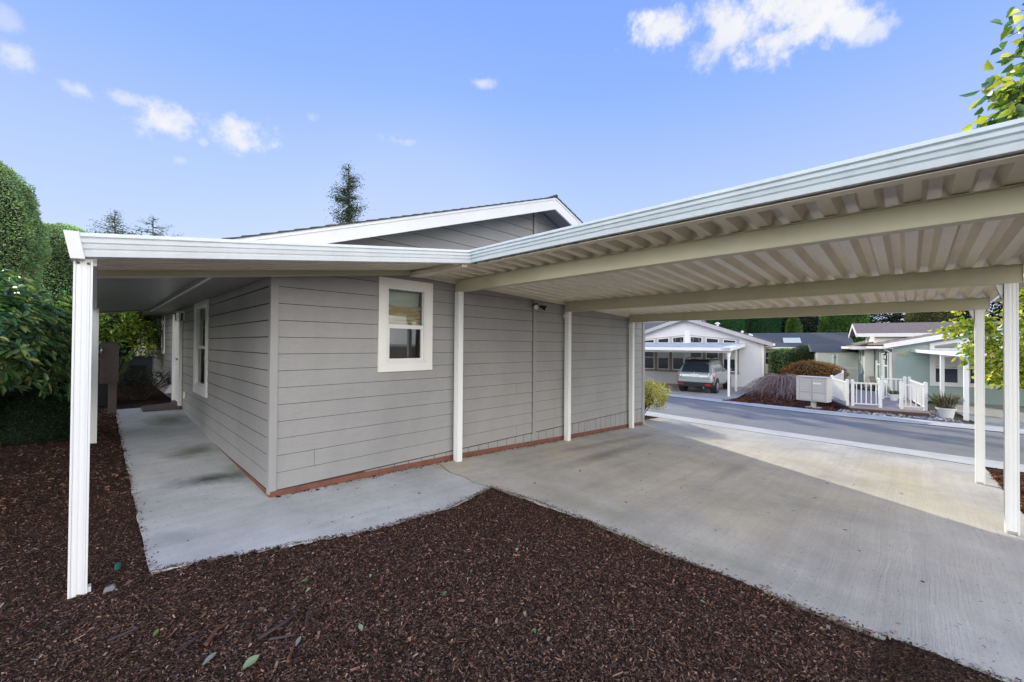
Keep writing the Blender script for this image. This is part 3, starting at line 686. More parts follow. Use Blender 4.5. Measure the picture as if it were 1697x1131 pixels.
def window(parent, axis, u0, u1, z0, z1, rail, trim, plane=0., sgn=-1, trimmat='cream', curtain=True, dark=False, local=False, depth=.35):
    """trim boards proud of the wall, vinyl sashes set back, real panes, a small dark room behind"""
    def P(u, off, z): return (u, plane + sgn * off, z) if axis == 'y' else (plane + sgn * off, u, z)
    def bx(mb, a, b, o0, o1, c, d):
        p = [P(a, o0, c), P(b, o0, c), P(b, o1, c), P(a, o1, c), P(a, o0, d), P(b, o0, d), P(b, o1, d), P(a, o1, d)]; mb.hexa(p)
    t = trim; mb = MB()
    bx(mb, u0 - t, u1 + t, .001, .034, z1, z1 + t); bx(mb, u0 - t, u1 + t, .001, .034, z0 - t, z0)
    bx(mb, u0 - t, u0, .001, .032, z0, z1); bx(mb, u1, u1 + t, .001, .032, z0, z1)
    w = mb.build('window', M[trimmat], parent, local=local, bevel=.003)
    mb = MB(); s = .035
    for (a, b, c, d) in ((u0, u1, z1 - s, z1), (u0, u1, z0, z0 + s), (u0, u0 + s, z0 + s, z1 - s), (u1 - s, u1, z0 + s, z1 - s)): bx(mb, a, b, -.04, .028, c, d)
    bx(mb, u0 + s, u1 - s, -.03, .012, rail - .025, rail + .025)
    for (a, b) in ((u0 + s, u0 + s + .028), (u1 - s - .028, u1 - s)): bx(mb, a, b, -.03, .006, z0 + s, rail - .025)
    bx(mb, u0 + s + .028, u1 - s - .028, -.03, .006, z0 + s, z0 + s + .03)
    mb.build('sash', M['white'], w, local=local, bevel=.002)
    mb = MB(); bx(mb, u0 + .01, u1 - .01, -.034, -.028, rail, z1 - .01); bx(mb, u0 + .01, u1 - .01, -.022, -.016, z0 + .01, rail)
    mb.build('pane', M['glassdark'] if dark else M['glass'], w, local=local)
    mb = MB(); D = depth
    for q in ([P(u0, -D, z0), P(u1, -D, z0), P(u1, -D, z1), P(u0, -D, z1)], [P(u0, -.05, z0), P(u0, -D, z0), P(u0, -D, z1), P(u0, -.05, z1)], [P(u1, -.05, z0), P(u1, -D, z0), P(u1, -D, z1), P(u1, -.05, z1)],
              [P(u0, -.05, z1), P(u1, -.05, z1), P(u1, -D, z1), P(u0, -D, z1)], [P(u0, -.05, z0), P(u1, -.05, z0), P(u1, -D, z0), P(u0, -D, z0)]): mb.quad(*q)
    mb.build('room', M['darkroom'], w, local=local)
    if curtain:
        mb = MB(); n = 40; rows = []
        for r_ in range(14):
            v = r_ / 13; row = []
            for i in range(n + 1):
                u = i / n; sag = (1 - (2 * u - 1) ** 2)
                z = (z1 - .22) - (z1 - .22 - rail + .01) * v * (1.0 + .0 * sag) - .02 * sag * (1 - v)
                off = -.10 - .018 * math.sin(v * 34 - 3.5 * sag)
                row.append(P(u0 + .02 + (u1 - u0 - .04) * u, off, z))
            rows.append(row)
        for a, b in zip(rows, rows[1:]): mb.sheet(a, b)
        mb.build('curtain', M['curtain'], w, local=local, smooth=True)
        mb = MB(); mb.quad(P(u0 + .01, -.16, z1 - .24), P(u1 - .01, -.16, z1 - .24), P(u1 - .01, -.14, z1), P(u0 + .01, -.14, z1)); mb.build('shade', M['shade'], w, local=local)
    return w, bx
w, bx = window(house, 'y', *front_hole, 1.83, .1)
for u in (1.40, 1.70): MB().box(u, u + .035, -.016, -.006, 1.365, 1.385).build('latch', M['black'], w)
w, bx = window(house, 'x', *left_hole, 1.52, .125, curtain=False, trimmat='white')
mb = MB().box(.018, .022, 3.60, 4.50, .90, 1.50); mb.build('insect_screen', M['screen'], w)
# far small window and side door on the left wall
mb = MB(); mb.box(-.04, -.018, 9.3, 9.95, 1.3, 1.4).box(-.04, -.018, 9.3, 9.95, 2.3, 2.4).box(-.04, -.018, 9.3, 9.38, 1.4, 2.3).box(-.04, -.018, 9.87, 9.95, 1.4, 2.3)
w2 = mb.build('window', M['white'], house); MB().box(-.028, -.02, 9.38, 9.87, 1.4, 2.3).build('pane', M['carglass'], w2)
mb = MB(); mb.box(-.075, -.018, 6.15, 6.27, .28, 2.24).box(-.075, -.018, 7.13, 7.25, .28, 2.24).box(-.075, -.018, 6.27, 7.13, 2.12, 2.24)
dr = mb.build('door_frame', M['cream'], house, bevel=.004)
mb = MB(); mb.box(-.045, -.018, 6.27, 7.13, .32, 2.12); mb.build('door', M['white'], dr)
MB().cyl((-.045, 6.36, 1.25), (-1, 0, 0), .028, .06, 12).build('handle', M['steel'], dr, smooth=True)
mb = MB().box(-.09, -.016, 6.2, 7.2, .25, .30); mb.build('threshold', M['panelbrown'], house)

# fixtures on the walls ---------------------------------------------------
fl = thing('flood_light', 'black twin head flood light under the carport roof on the grey batten', 'wall light', (4.13, -.03, 2.29))
MB().cyl((4.13, -.028, 2.29), (0, -1, 0), .055, .03, 20).build('wall_plate', M['black'], fl, smooth=True)
for s, sx in ((-1, -.075), (1, .10)):
    dv = Vector((s * .5 - .05, -.75, -.35)).normalized(); c = Vector((4.13 + sx, -.085, 2.285))
    mb = MB(); mb.tube([(4.13, -.05, 2.29), c], .012, 8); mb.tube([c - dv * .03, c + dv * .02, c + dv * .09], [.022, .035, .05], 16); hd = mb.build('lamp_head', M['black'], fl, smooth=True)
    MB().cyl(c + dv * .0905, dv, .043, .002, 16).build('lens', M['clearlens'] if s > 0 else M['steel'], hd)
lt = thing('wall_lantern', 'small glass lantern above the side door of the grey house', 'wall light', (-.03, 5.9, 2.16))
MB().box(-.05, -.018, 5.85, 5.95, 2.06, 2.24).build('back_plate', M['steel'], lt)
MB().box(-.17, -.045, 5.82, 5.98, 2.21, 2.235).build('lantern_cap', M['cream'], lt); MB().box(-.165, -.065, 5.83, 5.97, 2.03, 2.04).build('lantern_base', M['cream'], lt)
MB().cyl((-.115, 5.9, 2.045), (0, 0, 1), .055, .16, 14, .065).build('lantern_glass', M['glass'], lt, smooth=True)
o = MB().box(-.05, -.017, 5.62, 5.72, .48, .62).build('outlet_cover', M['cream'], bevel=.006); tag(o, 'small cream weatherproof outlet cover low on the wall beside the side door', 'outlet')
t = thing('dryer_vent', 'cream hooded vent low on the wall just past the side door', 'vent', (-.08, 7.7, .5))
MB().hexa([(-.15, 7.6, .42), (-.017, 7.6, .42), (-.017, 7.82, .42), (-.15, 7.82, .42), (-.06, 7.6, .60), (-.017, 7.6, .60), (-.017, 7.82, .60), (-.06, 7.82, .60)]).build('hood', M['cream'], t)
MB().box(-.145, -.02, 7.62, 7.8, .405, .418).build('flap', M['greypanel'], t)
t = MB().hexa([(-.62, 6.25, H(0, 6.3) + .002), (-.03, 6.15, H(0, 6.3) + .002), (-.03, 6.85, H(0, 6.8) + .006), (-.62, 6.85, H(0, 6.8) + .006), (-.61, 6.26, H(0, 6.3) + .045), (-.03, 6.16, H(0, 6.3) + .075), (-.03, 6.85, H(0, 6.8) + .075), (-.61, 6.85, H(0, 6.8) + .045)]).build('door_mat', M['mat'], bevel=.008)
tag(t, 'brown door mat at the foot of the side door', 'mat')

# ================================================================== CARPORT AND WALKWAY CANOPY
def fluted(x, y, z0, z1, w, g=.0012):
    """square post outline with three shallow flutes on every face"""
    h = w / 2; side = [(-h, -h), (-h + .012, -h)]
    for c in (-.3, 0, .3):
        a = c * w; side += [(a - w * .075, -h), (a - w * .045, -h + g), (a + w * .045, -h + g), (a + w * .075, -h)]
    side += [(h - .012, -h)]
    ring = []
    for k in range(4):
        c, s = round(math.cos(k * math.pi / 2)), round(math.sin(k * math.pi / 2)); ring += [(c * p[0] - s * p[1], s * p[0] + c * p[1]) for p in side]
    mb = MB(); mb.prism([(x + p[0], y + p[1], z0) for p in ring], [(x + p[0], y + p[1], z1) for p in ring]); return mb
def fascia_profile(h, t=.05):
    """(out, z) closed outline with ribs facing out, return lip at the bottom"""
    n = 4; pts = [(0, h), (t * .95, h)]
    for k in range(n):
        z1 = h - h * k / n; z0 = h - h * (k + 1) / n
        pts += [(t, z1 - .004), (t * (.98 - .05 * k), z0 + .014), (t * .45, z0 + .012), (t * .45, z0 + .002)] if k < n - 1 else [(t * .95, z1 - .006), (t * .8, z0)]
    pts += [(-.055, 0), (-.055, .006), (0, .01)]
    return pts
def run_fascia(p0, p1, out, h, mat, parent, t=.05, name='fascia'):
    pr = fascia_profile(h, t); o = Vector((*out, 0))
    A = [(p0[0] + o.x * a, p0[1] + o.y * a, p0[2] + z) for a, z in pr]; B = [(p1[0] + o.x * a, p1[1] + o.y * a, p1[2] + z) for a, z in pr]
    return MB().prism(A, B).build(name, mat, parent)
def zwalk(x): return 2.13 + .137 * (x + 1.39)       # fascia bottom of the walkway canopy
def zcar(x): return 2.553 - .041 * (x - 1.84)        # pan bottoms of the carport roof
canopy = thing('walkway_canopy', 'white metal lean-to canopy over the side walkway on slim posts', 'canopy', (-1.3, -.97, H(-1.3, -1)))
def fdeck(axis, a0, a1, b0, b1, zf, per, low, sl, dep, th=.003):
    """corrugated pan: ribs run along 'axis' from a0 to a1, repeat across b"""
    prof = []; b = b0
    while b < b1:
        prof += [(b, 0), (b + low, 0), (b + low + sl, dep), (b + per - sl, dep)]; b += per
    prof = [(min(p, b1), h) for p, h in prof]
    P = (lambda a, q, h: (a, q, zf(a) + h)) if axis == 'x' else (lambda a, q, h: (q, a, zf(a) + h))
    mb = MB(); mb.sheet([P(a0, q, h) for q, h in prof], [P(a1, q, h) for q, h in prof]); mb.sheet([P(a0, q, h + th) for q, h in prof], [P(a1, q, h + th) for q, h in prof]); return mb
fdeck('x', -1.37, -.52, 0.0, 6.3, lambda x: zwalk(x) + .03, .105, .06, .005, .032).build('roof_deck', M['deckgrey'], canopy)
fdeck('x', -1.37, 1.856, -.96, -.03, lambda x: zwalk(x) + .03, .152, .085, .015, .04).build('roof_deck', M['deck'], canopy)
run_fascia((-1.39, -1.0, zwalk(-1.39)), (1.84, -1.0, zwalk(1.84)), (0, -1), .15, M['fascia'], canopy)
# end cap of the side gutter, gutter along the outer edge
mb = MB(); z = zwalk(-1.39)
mb.hexa([(-1.40, -1.055, z - .015), (-1.335, -1.055, z - .01), (-1.335, -.995, z - .01), (-1.40, -.995, z - .015), (-1.432, -1.06, z + .155), (-1.365, -1.06, z + .158), (-1.365, -.99, z + .158), (-1.432, -.99, z + .155)])
mb.build('gutter_end', M['alu'], canopy, bevel=.004)
pr = [(-.058, .15), (-.03, 0), (.045, 0), (.045, .006), (-.026, .006), (-.053, .15)]
MB().prism([(-1.37 + a, -.99, z + b - .006) for a, b in pr], [(-1.37 + a, 6.3, z + b - .006) for a, b in pr]).build('gutter', M['alu'], canopy)
run_fascia((-1.39, 6.3, zwalk(-1.39)), (-.5, 6.3, zwalk(-.5)), (0, 1), .12, M['beam'], canopy, name='fascia')
# inner support beam at the outer line and the ribbed header at the wall line
MB().box(-1.325, -1.285, -.93, 6.25, zwalk(-1.3) - .045, zwalk(-1.3) + .028).build('beam', M['alu'], canopy)
mb = MB()
for (dz0, dz1, yo) in ((-.028, -.008, -.055), (-.008, .012, -.048), (.012, .03, -.058)):
    mb.hexa([(-1.33, yo, zwalk(-1.33) + dz0), (1.60, yo, zwalk(1.60) + dz0), (1.60, -.022, zwalk(1.60) + dz0), (-1.33, -.022, zwalk(-1.33) + dz0), (-1.33, yo, zwalk(-1.33) + dz1), (1.60, yo, zwalk(1.60) + dz1), (1.60, -.022, zwalk(1.60) + dz1), (-1.33, -.022, zwalk(-1.33) + dz1)])
mb.build('header', M['beam'], canopy)
mb = MB(); mb.hexa([(-.535, 0, zwalk(-.52) - .02), (-.50, 0, zwalk(-.5) - .02), (-.50, 6.28, zwalk(-.5) - .02), (-.535, 6.28, zwalk(-.52) - .02), (-.535, 0, zwalk(-.52) + .028), (-.50, 0, zwalk(-.5) + .028), (-.50, 6.28, zwalk(-.5) + .028), (-.535, 6.28, zwalk(-.52) + .028)])
mb.build('hanger_channel', M['alu'], canopy)
for (x, y) in ((-1.345, -.95), (-1.305, 3.9), (-1.30, 6.1)):
    p = fluted(x, y, H(x, y) - .05, zwalk(x) - .006 if y < 0 else zwalk(x) - .046, .086 if y < 0 else .09).build('post', M['alu'], canopy)
    if y < 0:
        for dx in (-.023, .023): MB().cyl((x + dx, y - .043, zwalk(x) - .035), (0, -1, 0), .009, .006, 8).build('bolt', M['panelbrown'], p)
        MB().box(x + .042, x + .06, y - .025, y + .025, H(x, y) - .03, H(x, y) + .025).build('foot_bracket', M['alu'], p)

carport = thing('carport', 'open metal carport with ribbed roof pans, almond beams and white fluted posts', 'carport', (5, -2.8, H(5, -2.8)))
fdeck('x', 1.846, 8.0, -5.62, -.06, lambda x: zcar(x), .205, .075, .034, .075).build('roof_deck', M['deck'], carport)
fdeck('x', 1.846, 8.0, -5.62, -.06, lambda x: zcar(x) + .008, .205, .075, .034, .075).build('roof_sheet', M['decktop'], carport)
run_fascia((1.84, -1.0, 2.573), (1.84, -5.75, 2.55), (-1, 0), .15, M['fascia_blue'], carport)
run_fascia((8.02, -.02, 2.30), (8.02, -5.75, 2.30), (1, 0), .15, M['fascia'], carport)
run_fascia((1.80, -5.70, 2.53), (8.03, -5.70, 2.29), (0, -1), .15, M['beam'], carport)
# inner lip behind the front fascia, seen from below
mb = MB(); mb.hexa([(1.85, -1.02, 2.553), (1.93, -1.02, 2.55), (1.93, -5.7, 2.535), (1.85, -5.7, 2.538), (1.85, -1.02, 2.558), (1.93, -1.02, 2.555), (1.93, -5.7, 2.54), (1.85, -5.7, 2.543)])
mb.build('fascia_lip', M['deck'], carport)
mb = MB()
for (dz0, dz1, yo) in ((-.05, -.028, -.06), (-.028, -.012, -.05), (-.012, .0, -.07)):
    mb.hexa([(1.66, yo, zcar(1.66) + dz0), (8.0, yo, zcar(8) + dz0), (8.0, -.022, zcar(8) + dz0), (1.66, -.022, zcar(1.66) + dz0), (1.66, yo, zcar(1.66) + dz1), (8.0, yo, zcar(8) + dz1), (8.0, -.022, zcar(8) + dz1), (1.66, -.022, zcar(1.66) + dz1)])
mb.build('ledger', M['deck'], carport)
# valley beam where the two roofs meet
mb = MB(); mb.hexa([(1.60, -.02, 2.495), (1.78, -.02, 2.50), (1.80, -.98, 2.52), (1.72, -.98, 2.52), (1.60, -.02, 2.555), (1.78, -.02, 2.552), (1.80, -.98, 2.556), (1.72, -.98, 2.556)])
mb.build('valley_beam', M['deck'], carport, bevel=.004)
for (x, y) in ((1.72, -.45), (1.74, -.72), (2.1, -.98)): MB().box(x, x + .05, y - .01, y + .03, 2.489, 2.494).build('bracket', M['deck'], carport)
def beam(x, zb, zt, yend):
    mb = MB(); mb.box(x - .04, x + .04, yend, -.055, zb + .012, zt - .01)
    mb.box(x - .055, x + .055, yend, -.055, zt - .01, zt); mb.box(x - .052, x + .052, yend, -.055, zb, zb + .012)
    mb.box(x - .05, x + .05, -.055, -.05, zb + .002, zt - .002).box(x - .05, x + .05, yend - .006, yend - .001, zb + .002, zt - .002)
    return mb.build('beam', M['beam'], carport, bevel=.003)
beam(2.39, 2.362, 2.528, -5.5); beam(5.0, 2.24, 2.422, -5.53); beam(7.49, 2.15, 2.32, -5.55)
for x, zb in ((2.37, 2.361), (4.99, 2.239), (7.48, 2.149)):
    y = -.105; p = fluted(x, y, H(x, y) - .02, zb, .09).build('post', M['alu'], carport)
    if x > 3:
        MB().box(x - .075, x - .046, y - .03, y + .05, zb - .11, zb - .05).build('clamp', M['alu'], p)
    p = fluted(x, -5.46, H(x, -5.46) - .02, zb, .09).build('post', M['alu'], carport)
    MB().box(x - .055, x + .055, -5.46 - .03, -5.46 + .03, H(x, -5.46) + .004, H(x, -5.46) + .03).build('foot_bracket', M['steel'], p)
    MB().hexa([(x - .03, -5.41, zb - .16), (x + .03, -5.41, zb - .16), (x + .03, -5.405, zb - .16), (x - .03, -5.405, zb - .16), (x - .03, -5.36, zb - .003), (x + .03, -5.36, zb - .003), (x + .03, -5.41, zb - .003), (x - .03, -5.41, zb - .003)]).build('gusset', M['alu'], p)

# ================================================================== SIDE YARD
t = thing('electric_meter_panel', 'brown metal electric meter cabinet on a post beside the walkway', 'electric panel', (-1.05, 6.45, H(-1, 6.4)))
zg = H(-1.05, 6.4)
MB().box(-1.11, -.99, 6.38, 6.44, zg - .05, 1.0).build('post', M['panelbrown'], t, bevel=.005)
c = MB().box(-1.23, -.985, 6.28, 6.375, .80, 1.60).build('cabinet', M['panelbrown'], t, bevel=.008)
MB().box(-1.215, -.94, 6.262, 6.279, 1.585, 1.60).box(-1.185, -.97, 6.27, 6.279, .83, 1.56).build('cabinet_door', M['panelbrown'], c, bevel=.004)
m_ = MB().cyl((-1.20, 6.33, 1.44), (-1, 0, 0), .085, .03, 20).build('meter', M['steel'], t, smooth=True)
MB().tube([(-1.23, 6.33, 1.44), (-1.29, 6.33, 1.44), (-1.315, 6.33, 1.44)], [.075, .072, .05], 20).build('meter_glass', M['meterglass'], m_, smooth=True)
t = thing('refuse_bin', 'black bin standing in the shadow behind the meter cabinet', 'bin', (-1.35, 7.6, H(-1.3, 7.6)))
zg = H(-1.3, 7.6)
MB().hexa([(-1.6, 7.4, zg), (-1.05, 7.4, zg), (-1.05, 7.9, zg), (-1.6, 7.9, zg), (-1.66, 7.33, zg + .95), (-.99, 7.33, zg + .95), (-.99, 7.95, zg + .95), (-1.66, 7.95, zg + .95)]).build('body', M['black'], t, bevel=.02)
MB().box(-1.69, -.96, 7.3, 7.98, zg + .95, zg + 1.0).build('lid', M['black'], t, bevel=.015)
t = thing('utility_cabinet', 'grey panelled unit standing against the end of the side yard', 'cabinet', (-.4, 13.6, .25))
MB().box(-.95, .05, 13.2, 14.0, .2, 1.1).build('body', M['greypanel'], t, bevel=.02)
MB().box(-.6, -.12, 13.16, 13.2, .25, .85).build('recess_panel', M['black'], t)
MB().box(-1.0, .1, 13.15, 14.05, 1.1, 1.16).build('lid', M['greypanel'], t, bevel=.015)
t = thing('tan_house', 'tan neighbouring house with pale corner trim beyond the side yard', 'house', (2, 18, .25))
siding('y', .0, 9, .2, 2.75, plane=17.5).build('wall', M['tan'], t)
siding('x', 17.5, 26, .2, 2.75, plane=0.).build('wall', M['tan'], t)
MB().box(-.03, .1, 17.46, 17.6, .2, 2.75).build('corner_trim', M['cream'], t)
MB().box(.05, 9, 17.52, 26, .2, 2.7).build('wall_frame', M['creamwall'], t)
mb = MB(); mb.hexa([(-.5, 17, 2.7), (9.4, 17, 2.7), (9.4, 22, 4.1), (-.5, 22, 4.1), (-.5, 17, 2.8), (9.4, 17, 2.8), (9.4, 22, 4.2), (-.5, 22, 4.2)]); mb.hexa([(-.5, 22, 4.1), (9.4, 22, 4.1), (9.4, 27, 2.7), (-.5, 27, 2.7), (-.5, 22, 4.2), (9.4, 22, 4.2), (9.4, 27, 2.8), (-.5, 27, 2.8)]); mb.build('roof', M['shinglebrown'], t)
mb = MB().box(-.52, 9.4, 16.96, 16.99, 2.62, 2.8); mb.build('fascia', M['cream'], t)

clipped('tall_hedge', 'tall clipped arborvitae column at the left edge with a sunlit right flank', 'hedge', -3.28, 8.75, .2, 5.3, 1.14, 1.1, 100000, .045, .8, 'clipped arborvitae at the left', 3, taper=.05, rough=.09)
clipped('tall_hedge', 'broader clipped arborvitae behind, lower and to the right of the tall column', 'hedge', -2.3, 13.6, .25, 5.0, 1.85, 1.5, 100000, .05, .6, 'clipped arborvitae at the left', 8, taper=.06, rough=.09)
RHO = [(.035, .10, .035), (.05, .13, .045), (.08, .17, .055), (.16, .24, .08), (.025, .06, .025), (.22, .24, .07)]
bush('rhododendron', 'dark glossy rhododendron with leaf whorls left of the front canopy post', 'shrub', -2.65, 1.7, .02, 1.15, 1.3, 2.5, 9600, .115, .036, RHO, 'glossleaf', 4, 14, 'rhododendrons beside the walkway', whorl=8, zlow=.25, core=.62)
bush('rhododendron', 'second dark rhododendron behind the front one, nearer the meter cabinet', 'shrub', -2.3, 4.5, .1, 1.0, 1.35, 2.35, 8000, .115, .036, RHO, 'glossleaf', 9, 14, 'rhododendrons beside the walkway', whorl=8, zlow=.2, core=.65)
clipped('globe_conifer', 'small dark round clipped conifer under the rhododendrons', 'shrub', -1.9, 4.6, .1, 1.12, .42, .42, 16000, .03, 0, None, 5, [(.012, .03, .012), (.02, .045, .015), (.03, .06, .02)], .3, rough=.03)
bush('yellowing_shrub', 'tall yellow green broadleaf shrub behind the meter cabinet', 'shrub', -1.0, 10.3, .25, .98, 1.2, 2.75, 5200, .12, .05, [(.22, .32, .04), (.14, .26, .04), (.36, .38, .06), (.08, .17, .035), (.45, .42, .07)], 'leaf', 6, 16, zlow=.18, core=.5, sparse=.25)
bush('low_shrub', 'low twiggy dark shrub at the far end of the walkway', 'shrub', -.55, 8.3, .23, .75, .55, .75, 1500, .05, .022, [(.03, .06, .02), (.05, .07, .03), (.09, .06, .04)], 'leaf', 12, 45, zlow=.15, core=.0, sparse=.4)
bush('ground_cover_shrub', 'low dark leafy plant under the meter cabinet', 'shrub', -1.9, 7.6, .2, .6, .6, .45, 900, .05, .025, [(.02, .05, .02), (.03, .06, .02)], 'leaf', 15, 12, zlow=.05, core=.5)
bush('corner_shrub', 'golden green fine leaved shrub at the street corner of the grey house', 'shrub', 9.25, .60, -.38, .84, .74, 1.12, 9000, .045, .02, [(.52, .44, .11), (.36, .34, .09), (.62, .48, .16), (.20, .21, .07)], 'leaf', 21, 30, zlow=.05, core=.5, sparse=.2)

# tall firs beyond the house and to the left
fir('fir_tree', 'tall narrow dark fir rising behind the grey roof ridge', 'fir tree', 18.1, 39.8, 0, 21.6, 1.8, 54, 5, .48, cols=((.035, .065, .04), (.05, .085, .05), (.07, .08, .05)), rep=8, crown0=.2, wid=.3, sz=.40, blunt=4.5)
fir('fir_tree', 'sparse fir top seen above the canopy fascia, left of the wispier one', 'fir tree', .1, 65.3, 0, 17.9, 5.2, 40, 7, .35, cols=((.06, .09, .06), (.09, .12, .08)), rep=9, crown0=.3, wid=.5, sz=.36, blunt=1.5)
fir('fir_tree', 'wispy thin crowned fir top, right of the other sparse fir', 'fir tree', 3.4, 62, 0, 17.2, 6.5, 30, 19, .5, cols=((.08, .11, .08), (.11, .13, .10)), rep=7, crown0=.4, wid=.45, sz=.30, blunt=2)

# ================================================================== ACROSS THE ROAD
# white house -------------------------------------------------------------
WL = (25.28, 1.19, -.8); WR = R(12)
wh = thing('white_house', 'white gabled house with a band of tall windows behind the parked car', 'house', WL, WR)
WRD = (4.15, 3.25, .345)
siding('x', 0, 8.3, -.75, 3.4, sgn=-1, roof=WRD, first=1.62, pitch=.178, local=True).build('wall', M['whitesiding'], wh, local=True)
siding('y', 0.0, 16, -.75, 1.9, sgn=-1, first=1.62, pitch=.178).build('wall', M['creamwall'], wh, local=True)
mb = MB(); mb.box(.02, 16, .02, 8.28, -.85, 1.75); mb.prism([(.02, .1, 1.75), (.02, 8.2, 1.75), (.02, 4.15, 3.2)], [(16, .1, 1.75), (16, 8.2, 1.75), (16, 4.15, 3.2)]); mb.build('wall_frame', M['creamwall'], wh, local=True)
MB().box(-.03, .08, -.03, .09, -.75, 1.85).build('corner_trim', M['white'], wh, local=True)
def gable_roof(mb, x0, x1, y0, y1, ry, ztop, sl, th=.06, n=14):
    f = lambda y: ztop - abs(y - ry) * sl
    for (a, b) in ((y0, ry), (y1, ry)):
        for k in range(n):
            p = a + (b - a) * k / n; q = a + (b - a) * (k + 1) / n
            mb.hexa([(x0, p, f(p) - th), (x1, p, f(p) - th), (x1, q, f(q) - th), (x0, q, f(q) - th), (x0, p, f(p) + .02), (x1, p, f(p) + .02), (x1, q, f(q)), (x0, q, f(q))])
gf = lambda y: 3.47 - abs(y - 4.15) * .354
mb = MB(); gable_roof(mb, -.42, 16.4, -.42, 8.72, 4.15, 3.47, .354); wroof = mb.build('roof', M['shingledark'], wh, local=True)
mb = MB()
for a, b in ((-.42, 4.15), (8.72, 4.15)): mb.hexa([(-.45, a, gf(a) - .24), (-.45, b, gf(b) - .24), (-.42, b, gf(b) - .24), (-.42, a, gf(a) - .24), (-.45, a, gf(a) - .01), (-.45, b, gf(b) - .01), (-.42, b, gf(b) - .01), (-.42, a, gf(a) - .01)])
mb.build('barge_board', M['lavtrim'], wh, local=True)
MB().box(-.4, 16.3, -.56, -.42, 1.66, 1.80).build('gutter', M['white'], wh, local=True, bevel=.02)
MB().box(-.4, 16, -.42, 0, 1.62, 1.64).build('soffit', M['white'], wh, local=True)
for (x, y, h, r_) in ((2.6, 2.6, .22, .12), (5.2, 1.3, .2, .07), (9, 1.5, .25, .08), (9.5, 1.0, .22, .07), (10.2, .9, .22, .07)):
    z = gf(y); mb = MB(); mb.cyl((x, y, z - .05), (0, 0, 1), r_ * .7, h, 12); mb.tube([(x, y, z + h - .06), (x, y, z + h), (x, y, z + h + .07)], [r_ * 1.35, r_ * 1.3, r_ * .3], 12); mb.build('roof_vent', M['white'], wroof, local=True, smooth=True)
mb = MB(); mb.hexa([(3.2, 4.6, 2.5), (6.2, 4.6, 3.45), (6.2, 12.5, 3.45), (3.2, 12.5, 2.5), (3.2, 4.6, 2.56), (6.2, 4.6, 3.52), (6.2, 12.5, 3.52), (3.2, 12.5, 2.56)]); mb.hexa([(6.2, 4.6, 3.45), (9.2, 4.6, 2.5), (9.2, 12.5, 2.5), (6.2, 12.5, 3.45), (6.2, 4.6, 3.52), (9.2, 4.6, 2.56), (9.2, 12.5, 2.56), (6.2, 12.5, 3.52)]); mb.build('wing_roof', M['shingledark'], wh, local=True)
MB().box(3.6, 8.8, 8.3, 12.2, -.8, 2.6).build('wing_wall', M['whitesiding'], wh, local=True)
# window band
mb = MB(); mb.box(-.045, -.018, 1.2, 6.95, -.02, .12); mb.box(-.045, -.018, 1.2, 6.95, 1.33, 1.78)
for (a, b) in ((1.22, 1.33), (2.07, 2.25), (3.0, 3.15), (4.92, 5.08), (5.82, 5.98), (6.72, 6.95)): mb.box(-.045, -.018, a, b, .12, 1.33)
mb.build('window_surround', M['taupe'], wh, local=True)
MB().box(-.05, -.018, 3.88, 4.18, -.02, 2.6).build('centre_post', M['white'], wh, local=True)
zt = lambda y: 2.33 - abs(y - 4.05) * .105
mb = MB()
for s, (a, b) in ((0, (1.2, 3.88)), (1, (4.18, 6.95))): mb.hexa([(-.042, a, 1.78), (-.042, b, 1.78), (-.018, b, 1.78), (-.018, a, 1.78), (-.042, a, zt(a)), (-.042, b, zt(b)), (-.018, b, zt(b)), (-.018, a, zt(a))])
mb.build('clerestory_surround', M['lavtrim'], wh, local=True)
cols6 = ((1.35, 2.05), (2.27, 2.98), (3.17, 3.87), (4.2, 4.9), (5.1, 5.8), (6.0, 6.7))
for i, (a, b) in enumerate(cols6):
    mb = MB(); mb.box(-.062, -.046, a, b, .12, .17).box(-.062, -.046, a, b, 1.28, 1.33).box(-.062, -.046, a, a + .05, .17, 1.28).box(-.062, -.046, b - .05, b, .17, 1.28).box(-.062, -.046, a + .05, b - .05, .86, .91)
    f = mb.build('window', M['white'], wh, local=True); MB().box(-.056, -.05, a + .05, b - .05, .17, 1.28).build('pane', M['carglass'], f, local=True)
    MB().box(-.0575, -.0562, a + .05, b - .05, .93, 1.27).build('blind', M['shade'], f, local=True) if i in (0, 3, 4) else None
    zt2 = lambda y: zt(y) - .07
    mb = MB(); q = .045
    mb.hexa([(-.058, a, 1.80), (-.058, b, 1.80), (-.044, b, 1.80), (-.044, a, 1.80), (-.058, a, zt2(a)), (-.058, b, zt2(b)), (-.044, b, zt2(b)), (-.044, a, zt2(a))])
    f = mb.build('clerestory_window', M['white'], wh, local=True)
    MB().hexa([(-.062, a + q, 1.84), (-.062, b - q, 1.84), (-.059, b - q, 1.84), (-.059, a + q, 1.84), (-.062, a + q, zt2(a + q) - .04), (-.062, b - q, zt2(b - q) - .04), (-.059, b - q, zt2(b - q) - .04), (-.059, a + q, zt2(a + q) - .04)]).build('pane', M['carglass'], f, local=True)
    if i in (2, 3):  # leaded curved ornament in the middle lights
        mb = MB()
        for s in (-1, 1):
            cy = (a + b) / 2 + s * .36; mb.tube([(-.066, cy - s * .22 * math.cos(th), 2.02 + .16 * math.sin(th)) for th in [R(d) for d in range(-70, 71, 20)]], .012, 5)
        mb.build('leaded_ornament', M['gold'], f, local=True)
mb = MB().box(1.6, 2.4, -.03, -.017, -.6, 1.35); mb.build('door', M['shingledark'], wh, local=True)
